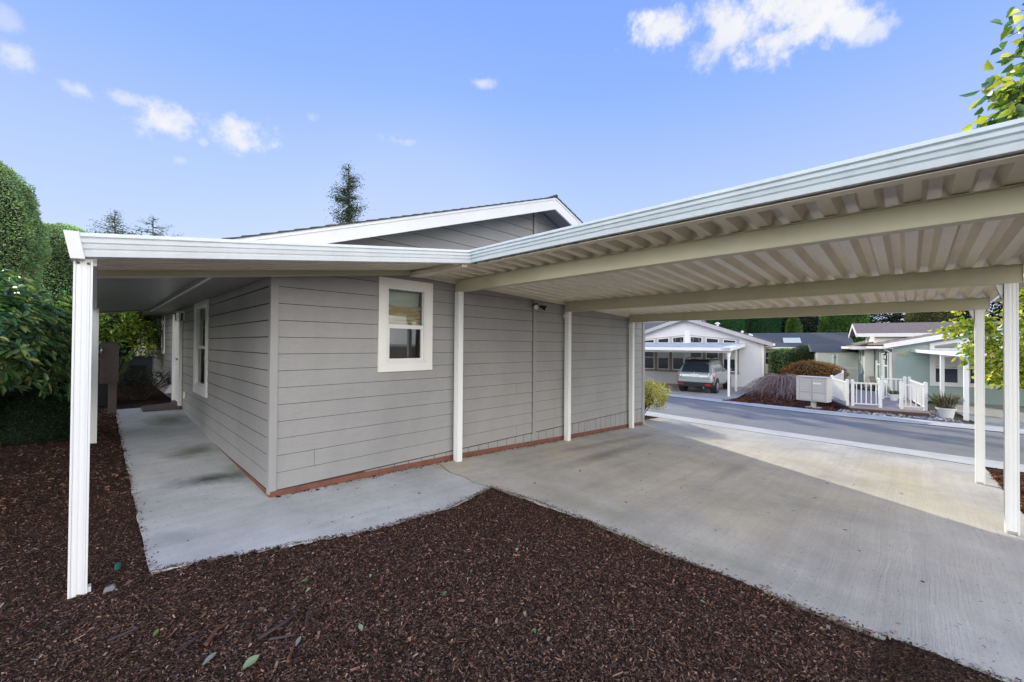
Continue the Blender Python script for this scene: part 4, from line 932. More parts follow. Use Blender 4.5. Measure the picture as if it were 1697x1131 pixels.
# canopy over the drive of the white house
cp = thing('neighbour_carport', 'white flat carport roof on two posts beside the parked car', 'carport', (19.8, 1.4, H(19.8, 1.4)), R(9))
mb = MB(); n_ = 46; per = .165; pts = []
for k in range(n_): y = .28 + k * per; pts += [(y, 0), (y + .09, 0), (y + .105, .035), (y + .15, .035)]
mb.sheet([(-.35, y, 1.55 + h) for y, h in pts], [(5.55, y, 1.80 + h) for y, h in pts]); mb.build('roof_sheet', M['decktop'], cp, local=True)
MB().box(-.42, -.35, -.12, 7.9, 1.40, 1.56).build('fascia', M['alu'], cp, local=True, bevel=.01)
MB().hexa([(-.42, -.2, 1.41), (5.5, -.2, 1.62), (5.5, .28, 1.62), (-.42, .28, 1.41), (-.42, -.2, 1.56), (5.5, -.2, 1.80), (5.5, .28, 1.80), (-.42, .28, 1.56)]).build('side_gutter', M['alu'], cp, local=True, bevel=.01)
MB().box(-.1, .0, -.1, 7.9, 1.30, 1.41).build('beam', M['alu'], cp, local=True)
for (x, y) in ((0, 0), (2.85, 0.02), (0, 7.6)): MB().box(x - .05, x + .05, y - .05, y + .05, -.85, 1.42 + x * .03).build('post', M['alu'], cp, local=True, bevel=.008)
MB().hexa([(-.12, -.02, 1.05), (-.05, -.02, 1.05), (-.05, .04, 1.05), (-.12, .04, 1.05), (-.12, -.02, 1.3), (-.02, -.1, 1.3), (-.02, .12, 1.3), (-.12, .04, 1.3)]).build('downspout_elbow', M['alu'], cp, local=True)

# green house -------------------------------------------------------------
GL = (25.54, -4.18, -.8); GR = R(10)
gh = thing('green_house', 'sage green house with white trim, low gable and front deck', 'house', GL, GR)
GRD = (-4.75, 2.78, .227)
ghole = []
siding('x', -9.5, 0, -.62, 3.0, sgn=-1, roof=GRD, first=1.6, pitch=.178).build('wall', M['sage'], gh, local=True)
siding('y', 0, 5.0, -.62, 1.66, sgn=1, first=1.6, pitch=.178).build('wall', M['sage'], gh, local=True)
siding('y', 5.2, 13, -.7, 1.66, sgn=1, first=1.6, pitch=.178, plane=.42).build('wall', M['sage'], gh, local=True)
mb = MB(); mb.box(.02, 14, -9.48, -.02, -.85, 1.6); mb.prism([(.02, -9.4, 1.6), (.02, -.1, 1.6), (.02, -4.75, 2.7)], [(14, -9.4, 1.6), (14, -.1, 1.6), (14, -4.75, 2.7)]); mb.box(5.2, 13, 0, .40, -.85, 1.62)
mb.build('wall_frame', M['sage'], gh, local=True)
MB().box(5.1, 5.2, .02, .44, -.7, 1.64).build('porch_post', M['cream'], gh, local=True)
MB().box(-.035, .07, -.11, .03, -.62, 1.66).build('corner_trim', M['lavtrim'], gh, local=True)
g2 = lambda y: 2.97 - abs(y + 4.75) * .227
mb = MB(); gable_roof(mb, -.4, 13, -9.9, .38, -4.75, 2.97, .227); groof = mb.build('roof', M['shinglebrown'], gh, local=True)
mb = MB()
for a, b in ((.38, -4.75), (-9.9, -4.75)): mb.hexa([(-.44, a, g2(a) - .24), (-.44, b, g2(b) - .24), (-.40, b, g2(b) - .24), (-.40, a, g2(a) - .24), (-.44, a, g2(a) - .01), (-.44, b, g2(b) - .01), (-.40, b, g2(b) - .01), (-.40, a, g2(a) - .01)])
mb.build('barge_board', M['white'], gh, local=True)
MB().box(-.4, 5, .38, .46, 1.56, 1.68).box(-.4, 5, .03, .38, 1.56, 1.57).build('eave_fascia', M['white'], gh, local=True)
# cross gable and rear wing roofs
mb = MB()
def cross(mb, xr, zr, half, sl, y0, y1, th=.05):
    f = lambda x: zr - abs(x - xr) * sl
    for s in (-1, 1):
        a = xr + s * half; mb.hexa([(a, y0, f(a) - th), (xr, y0, zr - th), (xr, y1, zr - th), (a, y1, f(a) - th), (a, y0, f(a)), (xr, y0, zr), (xr, y1, zr), (a, y1, f(a))])
cross(mb, 5.9, 3.08, 1.9, .36, -8.5, .9); cr_ = mb.build('cross_roof', M['shinglebrown'], gh, local=True)
mb = MB(); f = lambda x: 3.08 - abs(x - 5.9) * .36
for s in (-1, 1):
    a = 5.9 + s * 1.9; mb.hexa([(a, .9, f(a) - .20), (5.9, .9, 2.88), (5.9, .93, 2.88), (a, .93, f(a) - .20), (a, .9, f(a) - .01), (5.9, .9, 3.07), (5.9, .93, 3.07), (a, .93, f(a) - .01)])
mb.box(3.96, 4.0, -6.5, .9, 2.22, 2.42); mb.build('cross_barge_board', M['white'], gh, local=True)
mb = MB(); mb.prism([(4.3, .1, 1.6), (7.5, .1, 1.6), (7.5, .1, 2.45), (5.9, .1, 2.95), (4.3, .1, 2.45)], [(4.3, -8, 1.6), (7.5, -8, 1.6), (7.5, -8, 2.45), (5.9, -8, 2.95), (4.3, -8, 2.45)]); mb.build('cross_gable_wall', M['cream'], gh, local=True)
mb = MB(); mb.hexa([(4.6, 1.15, 1.60), (13.5, 1.15, 1.60), (13.5, -1.6, 2.35), (4.6, -1.6, 2.35), (4.6, 1.15, 1.66), (13.5, 1.15, 1.66), (13.5, -1.6, 2.42), (4.6, -1.6, 2.42)]); mb.build('wing_roof', M['shinglebrown'], gh, local=True)
mb = MB(); mb.box(4.55, 13.5, 1.13, 1.25, 1.52, 1.68).box(4.52, 4.58, -.0, 1.13, 1.50, 1.68).box(4.6, 13.4, .45, 1.13, 1.54, 1.56); mb.build('wing_fascia', M['white'], gh, local=True)
# side windows, downspout, lamp
for (a, b) in ((1.0, 1.75), (3.1, 3.8)):
    mb = MB(); mb.box(a - .12, b + .12, .018, .05, -.17, -.05).box(a - .12, b + .12, .018, .05, 1.42, 1.56).box(a - .12, a, .018, .05, -.05, 1.42).box(b, b + .12, .018, .05, -.05, 1.42).box(a, b, .018, .055, .66, .72)
    f_ = mb.build('window', M['white'], gh, local=True); MB().box(a, b, .02, .035, -.05, 1.42).build('pane', M['carglass'], f_, local=True)
for (a, b) in ((6.2, 6.8), (8.2, 8.8), (10.4, 11.0)):
    mb = MB(); mb.box(a - .1, b + .1, .438, .47, .0, .1).box(a - .1, b + .1, .438, .47, 1.35, 1.5).box(a - .1, a, .438, .47, .1, 1.35).box(b, b + .1, .438, .47, .1, 1.35).box(a, b, .438, .475, .68, .73)
    f_ = mb.build('window', M['white'], gh, local=True); MB().box(a, b, .44, .455, .1, 1.35).build('pane', M['carglass'], f_, local=True)
MB().tube([(-.25, .42, 1.60), (-.1, .30, 1.52), (-.06, .06, 1.35), (-.06, .04, -.5)], .035, 8).build('downspout', M['white'], gh, local=True, smooth=True)
t = thing('porch_lantern', 'dark wall lantern on the sunlit side of the green house', 'wall light', (25.77, -4.05, 1.05), GR)
MB().box(.28, .34, .03, .06, .95, 1.2).build('back_plate', M['black'], t, local=True); 
MB().tube([(.31, .13, 1.02), (.31, .13, 1.06)], .06, 8).build('lantern_base', M['black'], t, local=True); MB().tube([(.31, .13, 1.24), (.31, .13, 1.30)], [.08, .01], 8).build('lantern_cap', M['black'], t, local=True)
MB().tube([(.31, .13, 1.06), (.31, .13, 1.24)], [.045, .06], 8).build('lantern_glass', M['glass'], t, local=True)
# front window wall
mb = MB(); mb.box(-.05, -.018, -9.2, -1.26, -.13, .0).box(-.05, -.018, -9.2, -1.26, 1.38, 1.52)
piers = [(-1.40, -1.26), (-2.49, -2.20), (-3.62, -3.3), (-4.85, -4.45), (-6.0, -5.65), (-7.1, -6.8), (-8.2, -7.95), (-9.2, -9.02)]
for (a, b) in piers: mb.box(-.05, -.018, a, b, .0, 1.38)
mb.build('window_surround', M['white'], gh, local=True)
for (a, b) in ((-2.2, -1.40), (-3.3, -2.49), (-4.45, -3.62), (-5.65, -4.85), (-6.8, -6.0), (-7.95, -7.1), (-9.02, -8.2)):
    mb = MB(); m2 = (a + b) / 2; mb.box(-.06, -.03, a, b, 0, .05).box(-.06, -.03, a, b, 1.33, 1.38).box(-.06, -.03, a, a + .05, .05, 1.33).box(-.06, -.03, b - .05, b, .05, 1.33).box(-.06, -.03, a + .05, b - .05, .68, .73)
    f_ = mb.build('window', M['white'], gh, local=True); MB().box(-.045, -.04, a + .05, b - .05, .05, 1.33).build('pane', M['carglass'], f_, local=True)
    MB().box(-.0475, -.0455, a + .05, b - .05, .75, 1.32).build('blind', M['shade'], f_, local=True)
tz = lambda y: 1.9 - (y + 1.26) * .227
mb = MB(); mb.hexa([(-.05, -1.26, 1.52), (-.05, -4.75, 1.52), (-.018, -4.75, 1.52), (-.018, -1.26, 1.52), (-.05, -1.26, tz(-1.26) - .08), (-.05, -4.75, tz(-4.75) - .1), (-.018, -4.75, tz(-4.75) - .1), (-.018, -1.26, tz(-1.26) - .08)]); tr_ = mb.build('transom_surround', M['white'], gh, local=True)
MB().hexa([(-.054, -1.42, 1.60), (-.054, -2.15, 1.60), (-.051, -2.15, 1.60), (-.051, -1.42, 1.60), (-.054, -1.42, 1.72), (-.054, -2.15, 1.87), (-.051, -2.15, 1.87), (-.051, -1.42, 1.72)]).build('pane', M['carglass'], tr_, local=True)
tag(gh, None)
# brass house number
cu = bpy.data.curves.new('house_number', 'FONT'); cu.body = '2262'; cu.size = .20; cu.extrude = .006
tmp = bpy.data.objects.new('tmp_number', cu); col.objects.link(tmp)
dg = bpy.context.evaluated_depsgraph_get(); me = bpy.data.meshes.new_from_object(tmp.evaluated_get(dg)); bpy.data.objects.remove(tmp)
th = GR - math.pi / 2
me.transform(Matrix.Rotation(th, 4, 'Z') @ Matrix.Rotation(math.pi / 2, 4, 'X'))
o = link('house_number', me, M['gold']); c_, s_ = math.cos(GR), math.sin(GR); o.location = (GL[0] - .03 * c_ + .14 * s_, GL[1] - .03 * s_ - .14 * c_, 1.22)
tag(o, 'brass house numerals near the corner of the green house', 'house number')
# its white awning
aw = thing('white_awning', 'white flat patio cover on posts before the green house windows', 'canopy', (18.8, -6.09, H(18.8, -6.1)), GR)
mb = MB(); pts = []
for k in range(34): y = -5.6 + k * .165; pts += [(y, 0), (y + .09, 0), (y + .105, .035), (y + .15, .035)]
mb.sheet([(-.4, y, 1.40 + h) for y, h in pts], [(6.85, y, 1.50 + h) for y, h in pts]); mb.build('roof_sheet', M['decktop'], aw, local=True)
MB().box(-.45, -.38, -5.7, .08, 1.32, 1.45).build('fascia', M['alu'], aw, local=True)
MB().hexa([(-.45, .06, 1.32), (6.85, .06, 1.42), (6.85, .12, 1.42), (-.45, .12, 1.32), (-.45, .06, 1.45), (6.85, .06, 1.55), (6.85, .12, 1.55), (-.45, .12, 1.45)]).build('fascia', M['alu'], aw, local=True)
for x in (0, 2.55): MB().box(x - .06, x + .06, -5.6, .05, 1.26, 1.36 + x * .01).build('beam', M['alu'], aw, local=True)
for (x, y) in ((0, 0), (2.55, 0), (0, -5.2), (2.55, -5.2)): MB().box(x - .055, x + .055, y - .055, y + .055, -.85, 1.27).build('post', M['alu'], aw, local=True, bevel=.008)

# deck, railings, steps ---------------------------------------------------
dk = thing('wooden_deck', 'low weathered wood deck with brown skirt in front of the green house', 'deck', (19, -4, -.78))
DP = [(17.95, -3.2), (18.35, -5.25), (25.4, -4.2), (26.2, -2.5), (20.6, -2.25)]
mb = MB(); mb.prism([(x, y, -.60) for x, y in DP], [(x, y, -.55) for x, y in DP]); mb.build('deck_boards', M['deckboard'], dk)
mb = MB(); ins = [(x + (21 - x) * .006, y + (-3.6 - y) * .012) for x, y in DP]; mb.prism([(x, y, -.86) for x, y in ins], [(x, y, -.601) for x, y in ins]); mb.build('skirt_board', M['redbrowndeck'], dk)
def railing(p, q, label, mid=0):
    a, b = Vector((*p, -.55)), Vector((*q, -.55)); d = (b - a); L_ = d.length; ang = math.atan2(d.y, d.x)
    t = thing('deck_railing', label, 'railing', (p[0], p[1], -.55), ang, 'white railings around the deck')
    for x in (0, L_):
        po = MB().box(x - .045, x + .045, -.045, .045, -.55, .39).build('post', M['white'], t, local=True, bevel=.006)
        MB().hexa([(x - .055, -.055, .39), (x + .055, -.055, .39), (x + .055, .055, .39), (x - .055, .055, .39), (x - .02, -.02, .43), (x + .02, -.02, .43), (x + .02, .02, .43), (x - .02, .02, .43)]).build('post_cap', M['white'], po, local=True)
    MB().box(.045, L_ - .045, -.03, .03, .28, .33).build('top_rail', M['white'], t, local=True); MB().box(.045, L_ - .045, -.022, .022, -.47, -.43).build('bottom_rail', M['white'], t, local=True)
    n = max(2, int((L_ - .1) / .125))
    for k in range(n):
        x = .045 + (L_ - .09) * (k + .5) / n; MB().box(x - .014, x + .014, -.014, .014, -.43, .28).build('baluster', M['white'], t, local=True)
railing((18.25, -3.25), (18.45, -4.0), 'short front railing panel at the left corner of the deck')
railing((18.25, -3.10), (20.4, -2.42), 'left side railing of the deck seen nearly edge-on behind the mailbox bed')
railing((18.6, -4.55), (18.72, -5.15), 'short front railing panel at the right corner of the deck beside the white pot')
railing((18.85, -5.15), (22.0, -4.75), 'right side railing of the deck running back toward the patio cover')
railing((22.0, -4.62), (21.9, -3.95), 'inner railing panel in front of the green house corner')
railing((20.6, -2.4), (25.6, -2.3), 'far left railing of the deck toward the shed')
st = thing('porch_steps', 'grey wooden steps rising from the deck to the porch', 'steps', (30, -3.2, -.55), GR)
for k in range(4): MB().box(-.3 + k * .28, .9, -.95, .1, -.55 + k * .16, -.39 + k * .16).build('step', M['deckboard'], st, local=True, bevel=.01)

# pots --------------------------------------------------------------------
def pot(name, label, x, y, z, r, h, mat, cols, n, ht, spread=1.1, grass=False):
    t = thing(name, label, 'plant pot', (x, y, z))
    mb = MB(); mb.tube([(x, y, z), (x, y, z + h * .85), (x, y, z + h * .86), (x, y, z + h)], [r * .68, r * .92, r * 1.05, r * 1.08], 20); mb.build('pot', M[mat], t, smooth=True)
    MB().cyl((x, y, z + h * .99), (0, 0, 1), r * .95, .012, 16).build('soil', M['mulch'], t)
    a = rng.uniform(0, 6.28, n); q = np.sqrt(rng.random(n)) * r * spread
    p = np.stack([x + np.cos(a) * q * .7, y + np.sin(a) * q * .7, z + h + (0 if grass else 1) * rng.random(n) * ht * .7], 1)
    ax = np.stack([np.cos(a) * .4, np.sin(a) * .4, np.ones(n) * (1 if grass else .3)], 1) + rng.normal(0, .25, (n, 3))
    leaves('plant', p, ax, ht * rng.uniform(.6, 1, n) if grass else .09, .02 if grass else .05, pal(n, cols), M['leaf'], t)
pot('planter_pot', 'large white pot with tall grassy plant at the deck corner beside the patio cover post', 18.55, -5.62, H(18.6, -5.6) + .02, .24, .36, 'pot', [(.2, .18, .08), (.12, .14, .05), (.1, .05, .06)], 160, .6, grass=True)
pot('planter_pot', 'small white pot on the deck between the railings', 21.6, -4.3, -.55, .17, .26, 'pot', [(.06, .12, .04)], 60, .12)
pot('planter_pot', 'dark red pot on the deck behind the left railing', 19.6, -3.05, -.55, .17, .3, 'redpot', [(.05, .12, .03), (.1, .2, .04)], 90, .2)

# shed --------------------------------------------------------------------
sh = thing('garden_shed', 'small shed with white framed frosted panels and a dark roof', 'shed', (33.0, -1.3, -.75), R(16))
MB().box(0, 2.2, -1.15, 1.1, -.8, 1.25).build('wall', M['sage'], sh, local=True)
mb = MB()
for (a, b, c, d) in ((-1.2, -1.08, -.75, 1.3), (-.08, .02, -.75, 1.25), (.14, .24, -.75, 1.25), (1.0, 1.12, -.75, 1.3), (-1.08, 1.0, 1.15, 1.3), (-1.08, 1.0, -.75, -.6), (-1.08, 1.0, .22, .30)): mb.box(-.05, -.002, a, b, c, d)
mb.build('frame', M['white'], sh, local=True)
mb = MB(); 
for (a, b) in ((-1.08, -.08), (.24, 1.0)): mb.box(-.02, -.004, a, b, -.6, .22).box(-.02, -.004, a, b, .30, 1.15)
mb.build('frosted_panel', M['shade'], sh, local=True)
MB().box(-.075, -.05, .05, .1, .25, .35).box(-.075, -.05, .05, .1, .9, 1.0).build('hinge', M['black'], sh, local=True)
mb = MB(); mb.prism([(-.25, -1.4, 1.3), (1.1, -1.4, 1.85), (2.4, -1.4, 1.3)], [(-.25, 1.35, 1.3), (1.1, 1.35, 1.85), (2.4, 1.35, 1.3)]); mb.build('roof', M['shingledark'], sh, local=True)

# mailbox cluster ---------------------------------------------------------
mx_, my_ = 17.75, -2.15; zg = H(mx_, my_) + .03
mbx = thing('parcel_mailbox', 'grey cluster mailbox cabinet on a pedestal beside the road', 'mailbox', (mx_, my_, zg), R(-12))
MB().box(-.07, .07, -.07, .07, zg, zg + .3).build('pedestal', M['mailgrey'], mbx, local=True, bevel=.01)
MB().box(-.2, .2, -.2, .2, zg - .02, zg + .03).build('base', M['gravel'], mbx, local=True, bevel=.01)
W2 = .50; z0 = zg + .26; z1 = zg + 1.16
cab = MB().box(-.20, .22, -W2, W2, z0, z1).build('cabinet', M['mailgrey'], mbx, local=True, bevel=.012)
MB().box(-.25, .24, -W2 - .02, W2 + .02, z1, z1 + .025).build('hood', M['mailgrey'], cab, local=True, bevel=.006)
MB().box(-.2035, -.2005, -.44, .40, z0 + .04, z1 - .04).build('door_frame', M['lavtrim'], mbx, local=True)
for cx_ in (-.235, .185):
    for k in range(6):
        b = z1 - .05 - (k + 1) * .083
        d = MB().box(-.222, -.204, cx_ - .185, cx_ + .185, b, b + .068).build('mail_door', M['mailgrey'], mbx, local=True, bevel=.003)
        MB().box(-.227, -.2225, cx_ - .165, cx_ - .145, b + .03, b + .045).build('lock', M['steel'], d, local=True)
    d = MB().box(-.222, -.204, cx_ - .185, cx_ + .185, z0 + .05, z0 + .31).build('parcel_door', M['mailgrey'], mbx, local=True, bevel=.003)
    MB().box(-.229, -.2225, cx_ - .16, cx_ - .135, z0 + .24, z0 + .28).build('lock', M['steel'], d, local=True)
MB().box(-.2240, -.2225, -.32, -.06, z1 - .24, z1 - .19).build('paper_label', M['white'], mbx, local=True)

# shrubs across the road --------------------------------------------------
wb = thing('weeping_shrub', 'leafless weeping shrub with a mound of grey purple twigs', 'shrub', (22.3, -.3, -.77))
mb = MB(); rr = random.Random(4)
for k in range(330):
    a = rr.uniform(0, 6.28); r_ = rr.uniform(.7, 2.25); top = rr.uniform(.55, 1.18) * (1.12 - .22 * r_ / 2.25); tw = rr.uniform(-.5, .5); pts = []
    for i in range(8):
        u = i / 7; q = .05 + r_ * u; aa = a + tw * u
        pts.append(Vector((22.3 + math.cos(aa) * q + rr.uniform(-.05, .05), -.3 + math.sin(aa) * q * .9 + rr.uniform(-.05, .05), -.78 + max(.02, (.35 + (top - .35) * math.sin(min(1, u * 2.4) * 1.57)) * (1 - u ** 2.6) + rr.uniform(-.03, .03)))))
    mb.tube(pts, [.017, .015, .013, .011, .009, .007, .005, .003], 4, False)
    for q in range(2):
        b = pts[rr.randint(2, 6)]; mb.tube([b, b + Vector((rr.uniform(-.2, .2), rr.uniform(-.2, .2), rr.uniform(-.05, .12))), b + Vector((rr.uniform(-.4, .4), rr.uniform(-.4, .4), rr.uniform(-.25, .05)))], [.006, .004, .002], 3, False)
mb.tube([(22.3, -.3, -.8), (22.32, -.28, -.3), (22.3, -.3, .1)], [.08, .07, .05], 8)
mb.build('twigs', M['twig'], wb)
bush('autumn_shrub', 'broad orange and green shrub behind the bare weeping one', 'shrub', 27.9, -.6, -.8, 1.8, 1.5, 1.8, 9000, .10, .045, [(.42, .15, .045), (.45, .20, .06), (.18, .16, .05), (.28, .18, .06), (.32, .10, .04)], 'leaf', 31, 20, zlow=.05, core=.75)
bush('green_shrub', 'low bright green shrub between the mailbox and the deck', 'shrub', 20.3, -2.0, -.77, .45, .4, .42, 1800, .05, .025, [(.10, .16, .03), (.18, .22, .04)], 'leaf', 33, 10, zlow=.05, core=.7)
G1 = 'clipped hedges beyond the white house'
clipped('clipped_hedge', 'dark flat topped clipped hedge left of the paler one beyond the white house', 'hedge', 35.2, 2.0, -.8, 1.5, 1.1, .9, 12000, .07, 3, G1, 41, taper=.03)
clipped('clipped_hedge', 'flat topped clipped hedge with brownish face behind the orange shrub', 'hedge', 34.4, .5, -.8, 1.7, 1.1, .95, 12000, .07, 3, G1, 42, [(.06, .10, .03), (.09, .10, .035), (.03, .07, .02)], taper=.03)
G2 = 'clipped conifers rising over the far roofs'
clipped('column_conifer', 'slim clipped conifer column with a pointed top over the far grey roof', 'conifer', 52.7, 4.4, -.8, 5.0, .95, .95, 26000, .10, 0, G2, 43, [(.06, .13, .025), (.12, .20, .04), (.035, .09, .02)], taper=.42, rough=.05)
clipped('column_conifer', 'fat round clipped conifer with a sunlit left flank beside the cross gable', 'conifer', 47.5, -.35, -.8, 6.2, 2.0, 2.0, 42000, .12, 0, G2, 44, [(.06, .14, .03), (.12, .21, .04), (.03, .08, .02)], taper=.25, rough=.08)
clipped('column_conifer', 'wide bright green clipped conifer above the white house ridge', 'conifer', 48.0, 9.9, -.8, 6.6, 2.1, 1.7, 30000, .13, .5, G2, 45, [(.025, .09, .03), (.04, .12, .035)], rough=.08)
clipped('column_conifer', 'clipped conifer right of the wide one, above the round roof vents', 'conifer', 51.0, 7.1, -.8, 6.4, 2.2, 1.8, 30000, .13, .5, G2, 46, [(.02, .08, .03), (.035, .10, .035)], rough=.08)
clipped('column_conifer', 'bronze tinged rounded conifer behind the green house roof', 'conifer', 63.2, -6.4, -.8, 7.4, 2.4, 2.4, 24000, .14, 0, G2, 47, [(.12, .11, .04), (.07, .08, .03), (.16, .16, .05)], taper=.3, rough=.1)
# far grey roofed house
fh = thing('far_house', 'low cream house with a broad dark grey roof beyond the white house', 'house', (41, 2.3, -.8), R(14))
siding('x', -3.6, 4.5, -.8, 1.5, sgn=-1, first=1.6, pitch=.18).build('wall', M['creamwall'], fh, local=True)
MB().box(.02, 7, -3.6, 4.5, -.8, 1.5).build('wall_frame', M['creamwall'], fh, local=True)
mb = MB(); mb.hexa([(-.5, -4.1, 1.5), (3.5, -4.1, 2.85), (3.5, 5, 2.85), (-.5, 5, 1.5), (-.5, -4.1, 1.58), (3.5, -4.1, 2.95), (3.5, 5, 2.95), (-.5, 5, 1.58)]); mb.hexa([(3.5, -4.1, 2.85), (7.5, -4.1, 1.5), (7.5, 5, 1.5), (3.5, 5, 2.85), (3.5, -4.1, 2.95), (7.5, -4.1, 1.58), (7.5, 5, 1.58), (3.5, 5, 2.95)])
fr = mb.build('roof', M['shingledark'], fh, local=True)
mb = MB(); sk = lambda x: 1.58 + (x + .5) * .3425
mb.hexa([(.7, -.5, sk(.7)), (1.9, -.5, sk(1.9)), (1.9, .8, sk(1.9)), (.7, .8, sk(.7)), (.7, -.5, sk(.7) + .05), (1.9, -.5, sk(1.9) + .05), (1.9, .8, sk(1.9) + .05), (.7, .8, sk(.7) + .05)]); mb.build('skylight', M['shade'], fr, local=True)
MB().box(-.56, -.5, -4.1, 5, 1.44, 1.6).build('gutter', M['white'], fh, local=True)
mb = MB().box(-.04, -.018, 1.4, 2.3, .0, 1.2); f_ = mb.build('window', M['white'], fh, local=True); MB().box(-.05, -.041, 1.5, 2.2, .08, .58).box(-.05, -.041, 1.5, 2.2, .64, 1.12).build('pane', M['carglass'], f_, local=True)
fh2 = thing('far_house', 'farther house showing only a blue grey roof with white edge and a red corner', 'house', (50, -.2, -.8), R(14))
MB().box(0, 6, -3.5, 3.5, -.8, 1.9).build('wall', M['creamwall'], fh2, local=True)
MB().hexa([(-.4, -4, 1.9), (4, -4, 2.9), (4, 4, 2.9), (-.4, 4, 1.9), (-.4, -4, 1.98), (4, -4, 3.0), (4, 4, 3.0), (-.4, 4, 1.98)]).build('roof', M['shingledark'], fh2, local=True)
MB().box(-.5, -.4, -4, 4, 1.8, 1.98).box(3.9, 4.1, -4, 4, 2.95, 3.08).build('fascia', M['white'], fh2, local=True)
t = thing('entry_landing', 'small raised landing with a rail at the side door of the white house', 'landing', (26.6, .6, -.8), WR)
MB().box(0, 2.6, -1.3, -.3, -.8, -.35).build('platform', M['deckboard'], t, local=True)
mb = MB().box(0, 2.6, -1.3, -1.24, .45, .5); mb.box(0, .06, -1.3, -1.24, -.35, .45).box(2.54, 2.6, -1.3, -1.24, -.35, .45).box(1.27, 1.33, -1.3, -1.24, -.35, .45); mb.build('rail', M['white'], t, local=True)

# parked car --------------------------------------------------------------
car = thing('parked_car', 'silver green compact SUV parked nose in before the white house', 'car', (19.95, 3.05, H(20, 3) + .02), R(5))
CZ = H(20, 3) + .02
# stations: x, half width, z bottom, z belt, roof half width, z roof
ST = [(0.0, .74, .46, .80, .70, .84), (.05, .82, .36, .92, .76, .98), (.12, .86, .32, 1.00, .78, 1.08), (.30, .885, .30, 1.03, .70, 1.40), (.50, .89, .30, 1.04, .64, 1.60), (.75, .89, .30, 1.05, .63, 1.66), (1.6, .895, .28, 1.04, .64, 1.70), (2.4, .895, .28, 1.02, .64, 1.68), (2.85, .89, .28, 1.01, .62, 1.58), (3.25, .885, .28, 1.0, .66, 1.28), (3.5, .88, .28, .99, .78, 1.07), (4.1, .86, .30, .92, .76, .98), (4.45, .78, .34, .80, .70, .88), (4.58, .62, .42, .62, .56, .70)]
def section(s):
    x, w, zb, zl, wr, zr = s
    h = [(0, zb), (w * .86, zb), (w * .97, zb + .10), (w, zb + (zl - zb) * .45), (w * .985, zb + (zl - zb) * .8), (w * .955, zl), ((w * .955 + wr) / 2 + .015, (zl + zr) / 2), (wr, zr - .05), (wr - .09, zr - .005), (0, zr + .012)]
    return [(x, y, z + CZ) for y, z in h] + [(x, -y, z + CZ) for y, z in h[-2:0:-1]]
S = [section(s) for s in ST]; n = len(S[0]); mb = MB()
mb.add([v for s in S for v in s], [(i * n + k, i * n + (k + 1) % n, (i + 1) * n + (k + 1) % n, (i + 1) * n + k) for i in range(len(S) - 1) for k in range(n)] + [tuple(range(n - 1, -1, -1)), tuple((len(S) - 1) * n + k for k in range(n))])
body = mb.build('body', M['carpaint'], car, local=True, smooth=True); sm = body.modifiers.new('sub', 'SUBSURF'); sm.levels = 1; sm.render_levels = 2
P = lambda x, y, z: (x, y, z + CZ)
mb = MB()  # rear glass
R0 = [(-.66, 1.06, .13), (.66, 1.06, .13), (.60, 1.46, .37), (.50, 1.50, .40), (-.50, 1.50, .40), (-.60, 1.46, .37)]
mb.add([P(x - .03, y, z) for y, z, x in R0], [(0, 1, 2, 3, 4, 5)]); mb.add([P(x + .03, y, z) for y, z, x in R0], [(5, 4, 3, 2, 1, 0)])
mb.prism([P(x - .035, y, z) for y, z, x in R0], [P(x + .02, y * .98, z) for y, z, x in R0]); mb.build('rear_window', M['carglass'], car, local=True)
mb = MB(); mb.hexa([P(.30, -.60, 1.54), P(.62, -.62, 1.60), P(.62, .62, 1.60), P(.30, .60, 1.54), P(.28, -.58, 1.59), P(.62, -.6, 1.70), P(.62, .6, 1.70), P(.28, .58, 1.59)]); mb.build('spoiler', M['black'], car, local=True, bevel=.02)
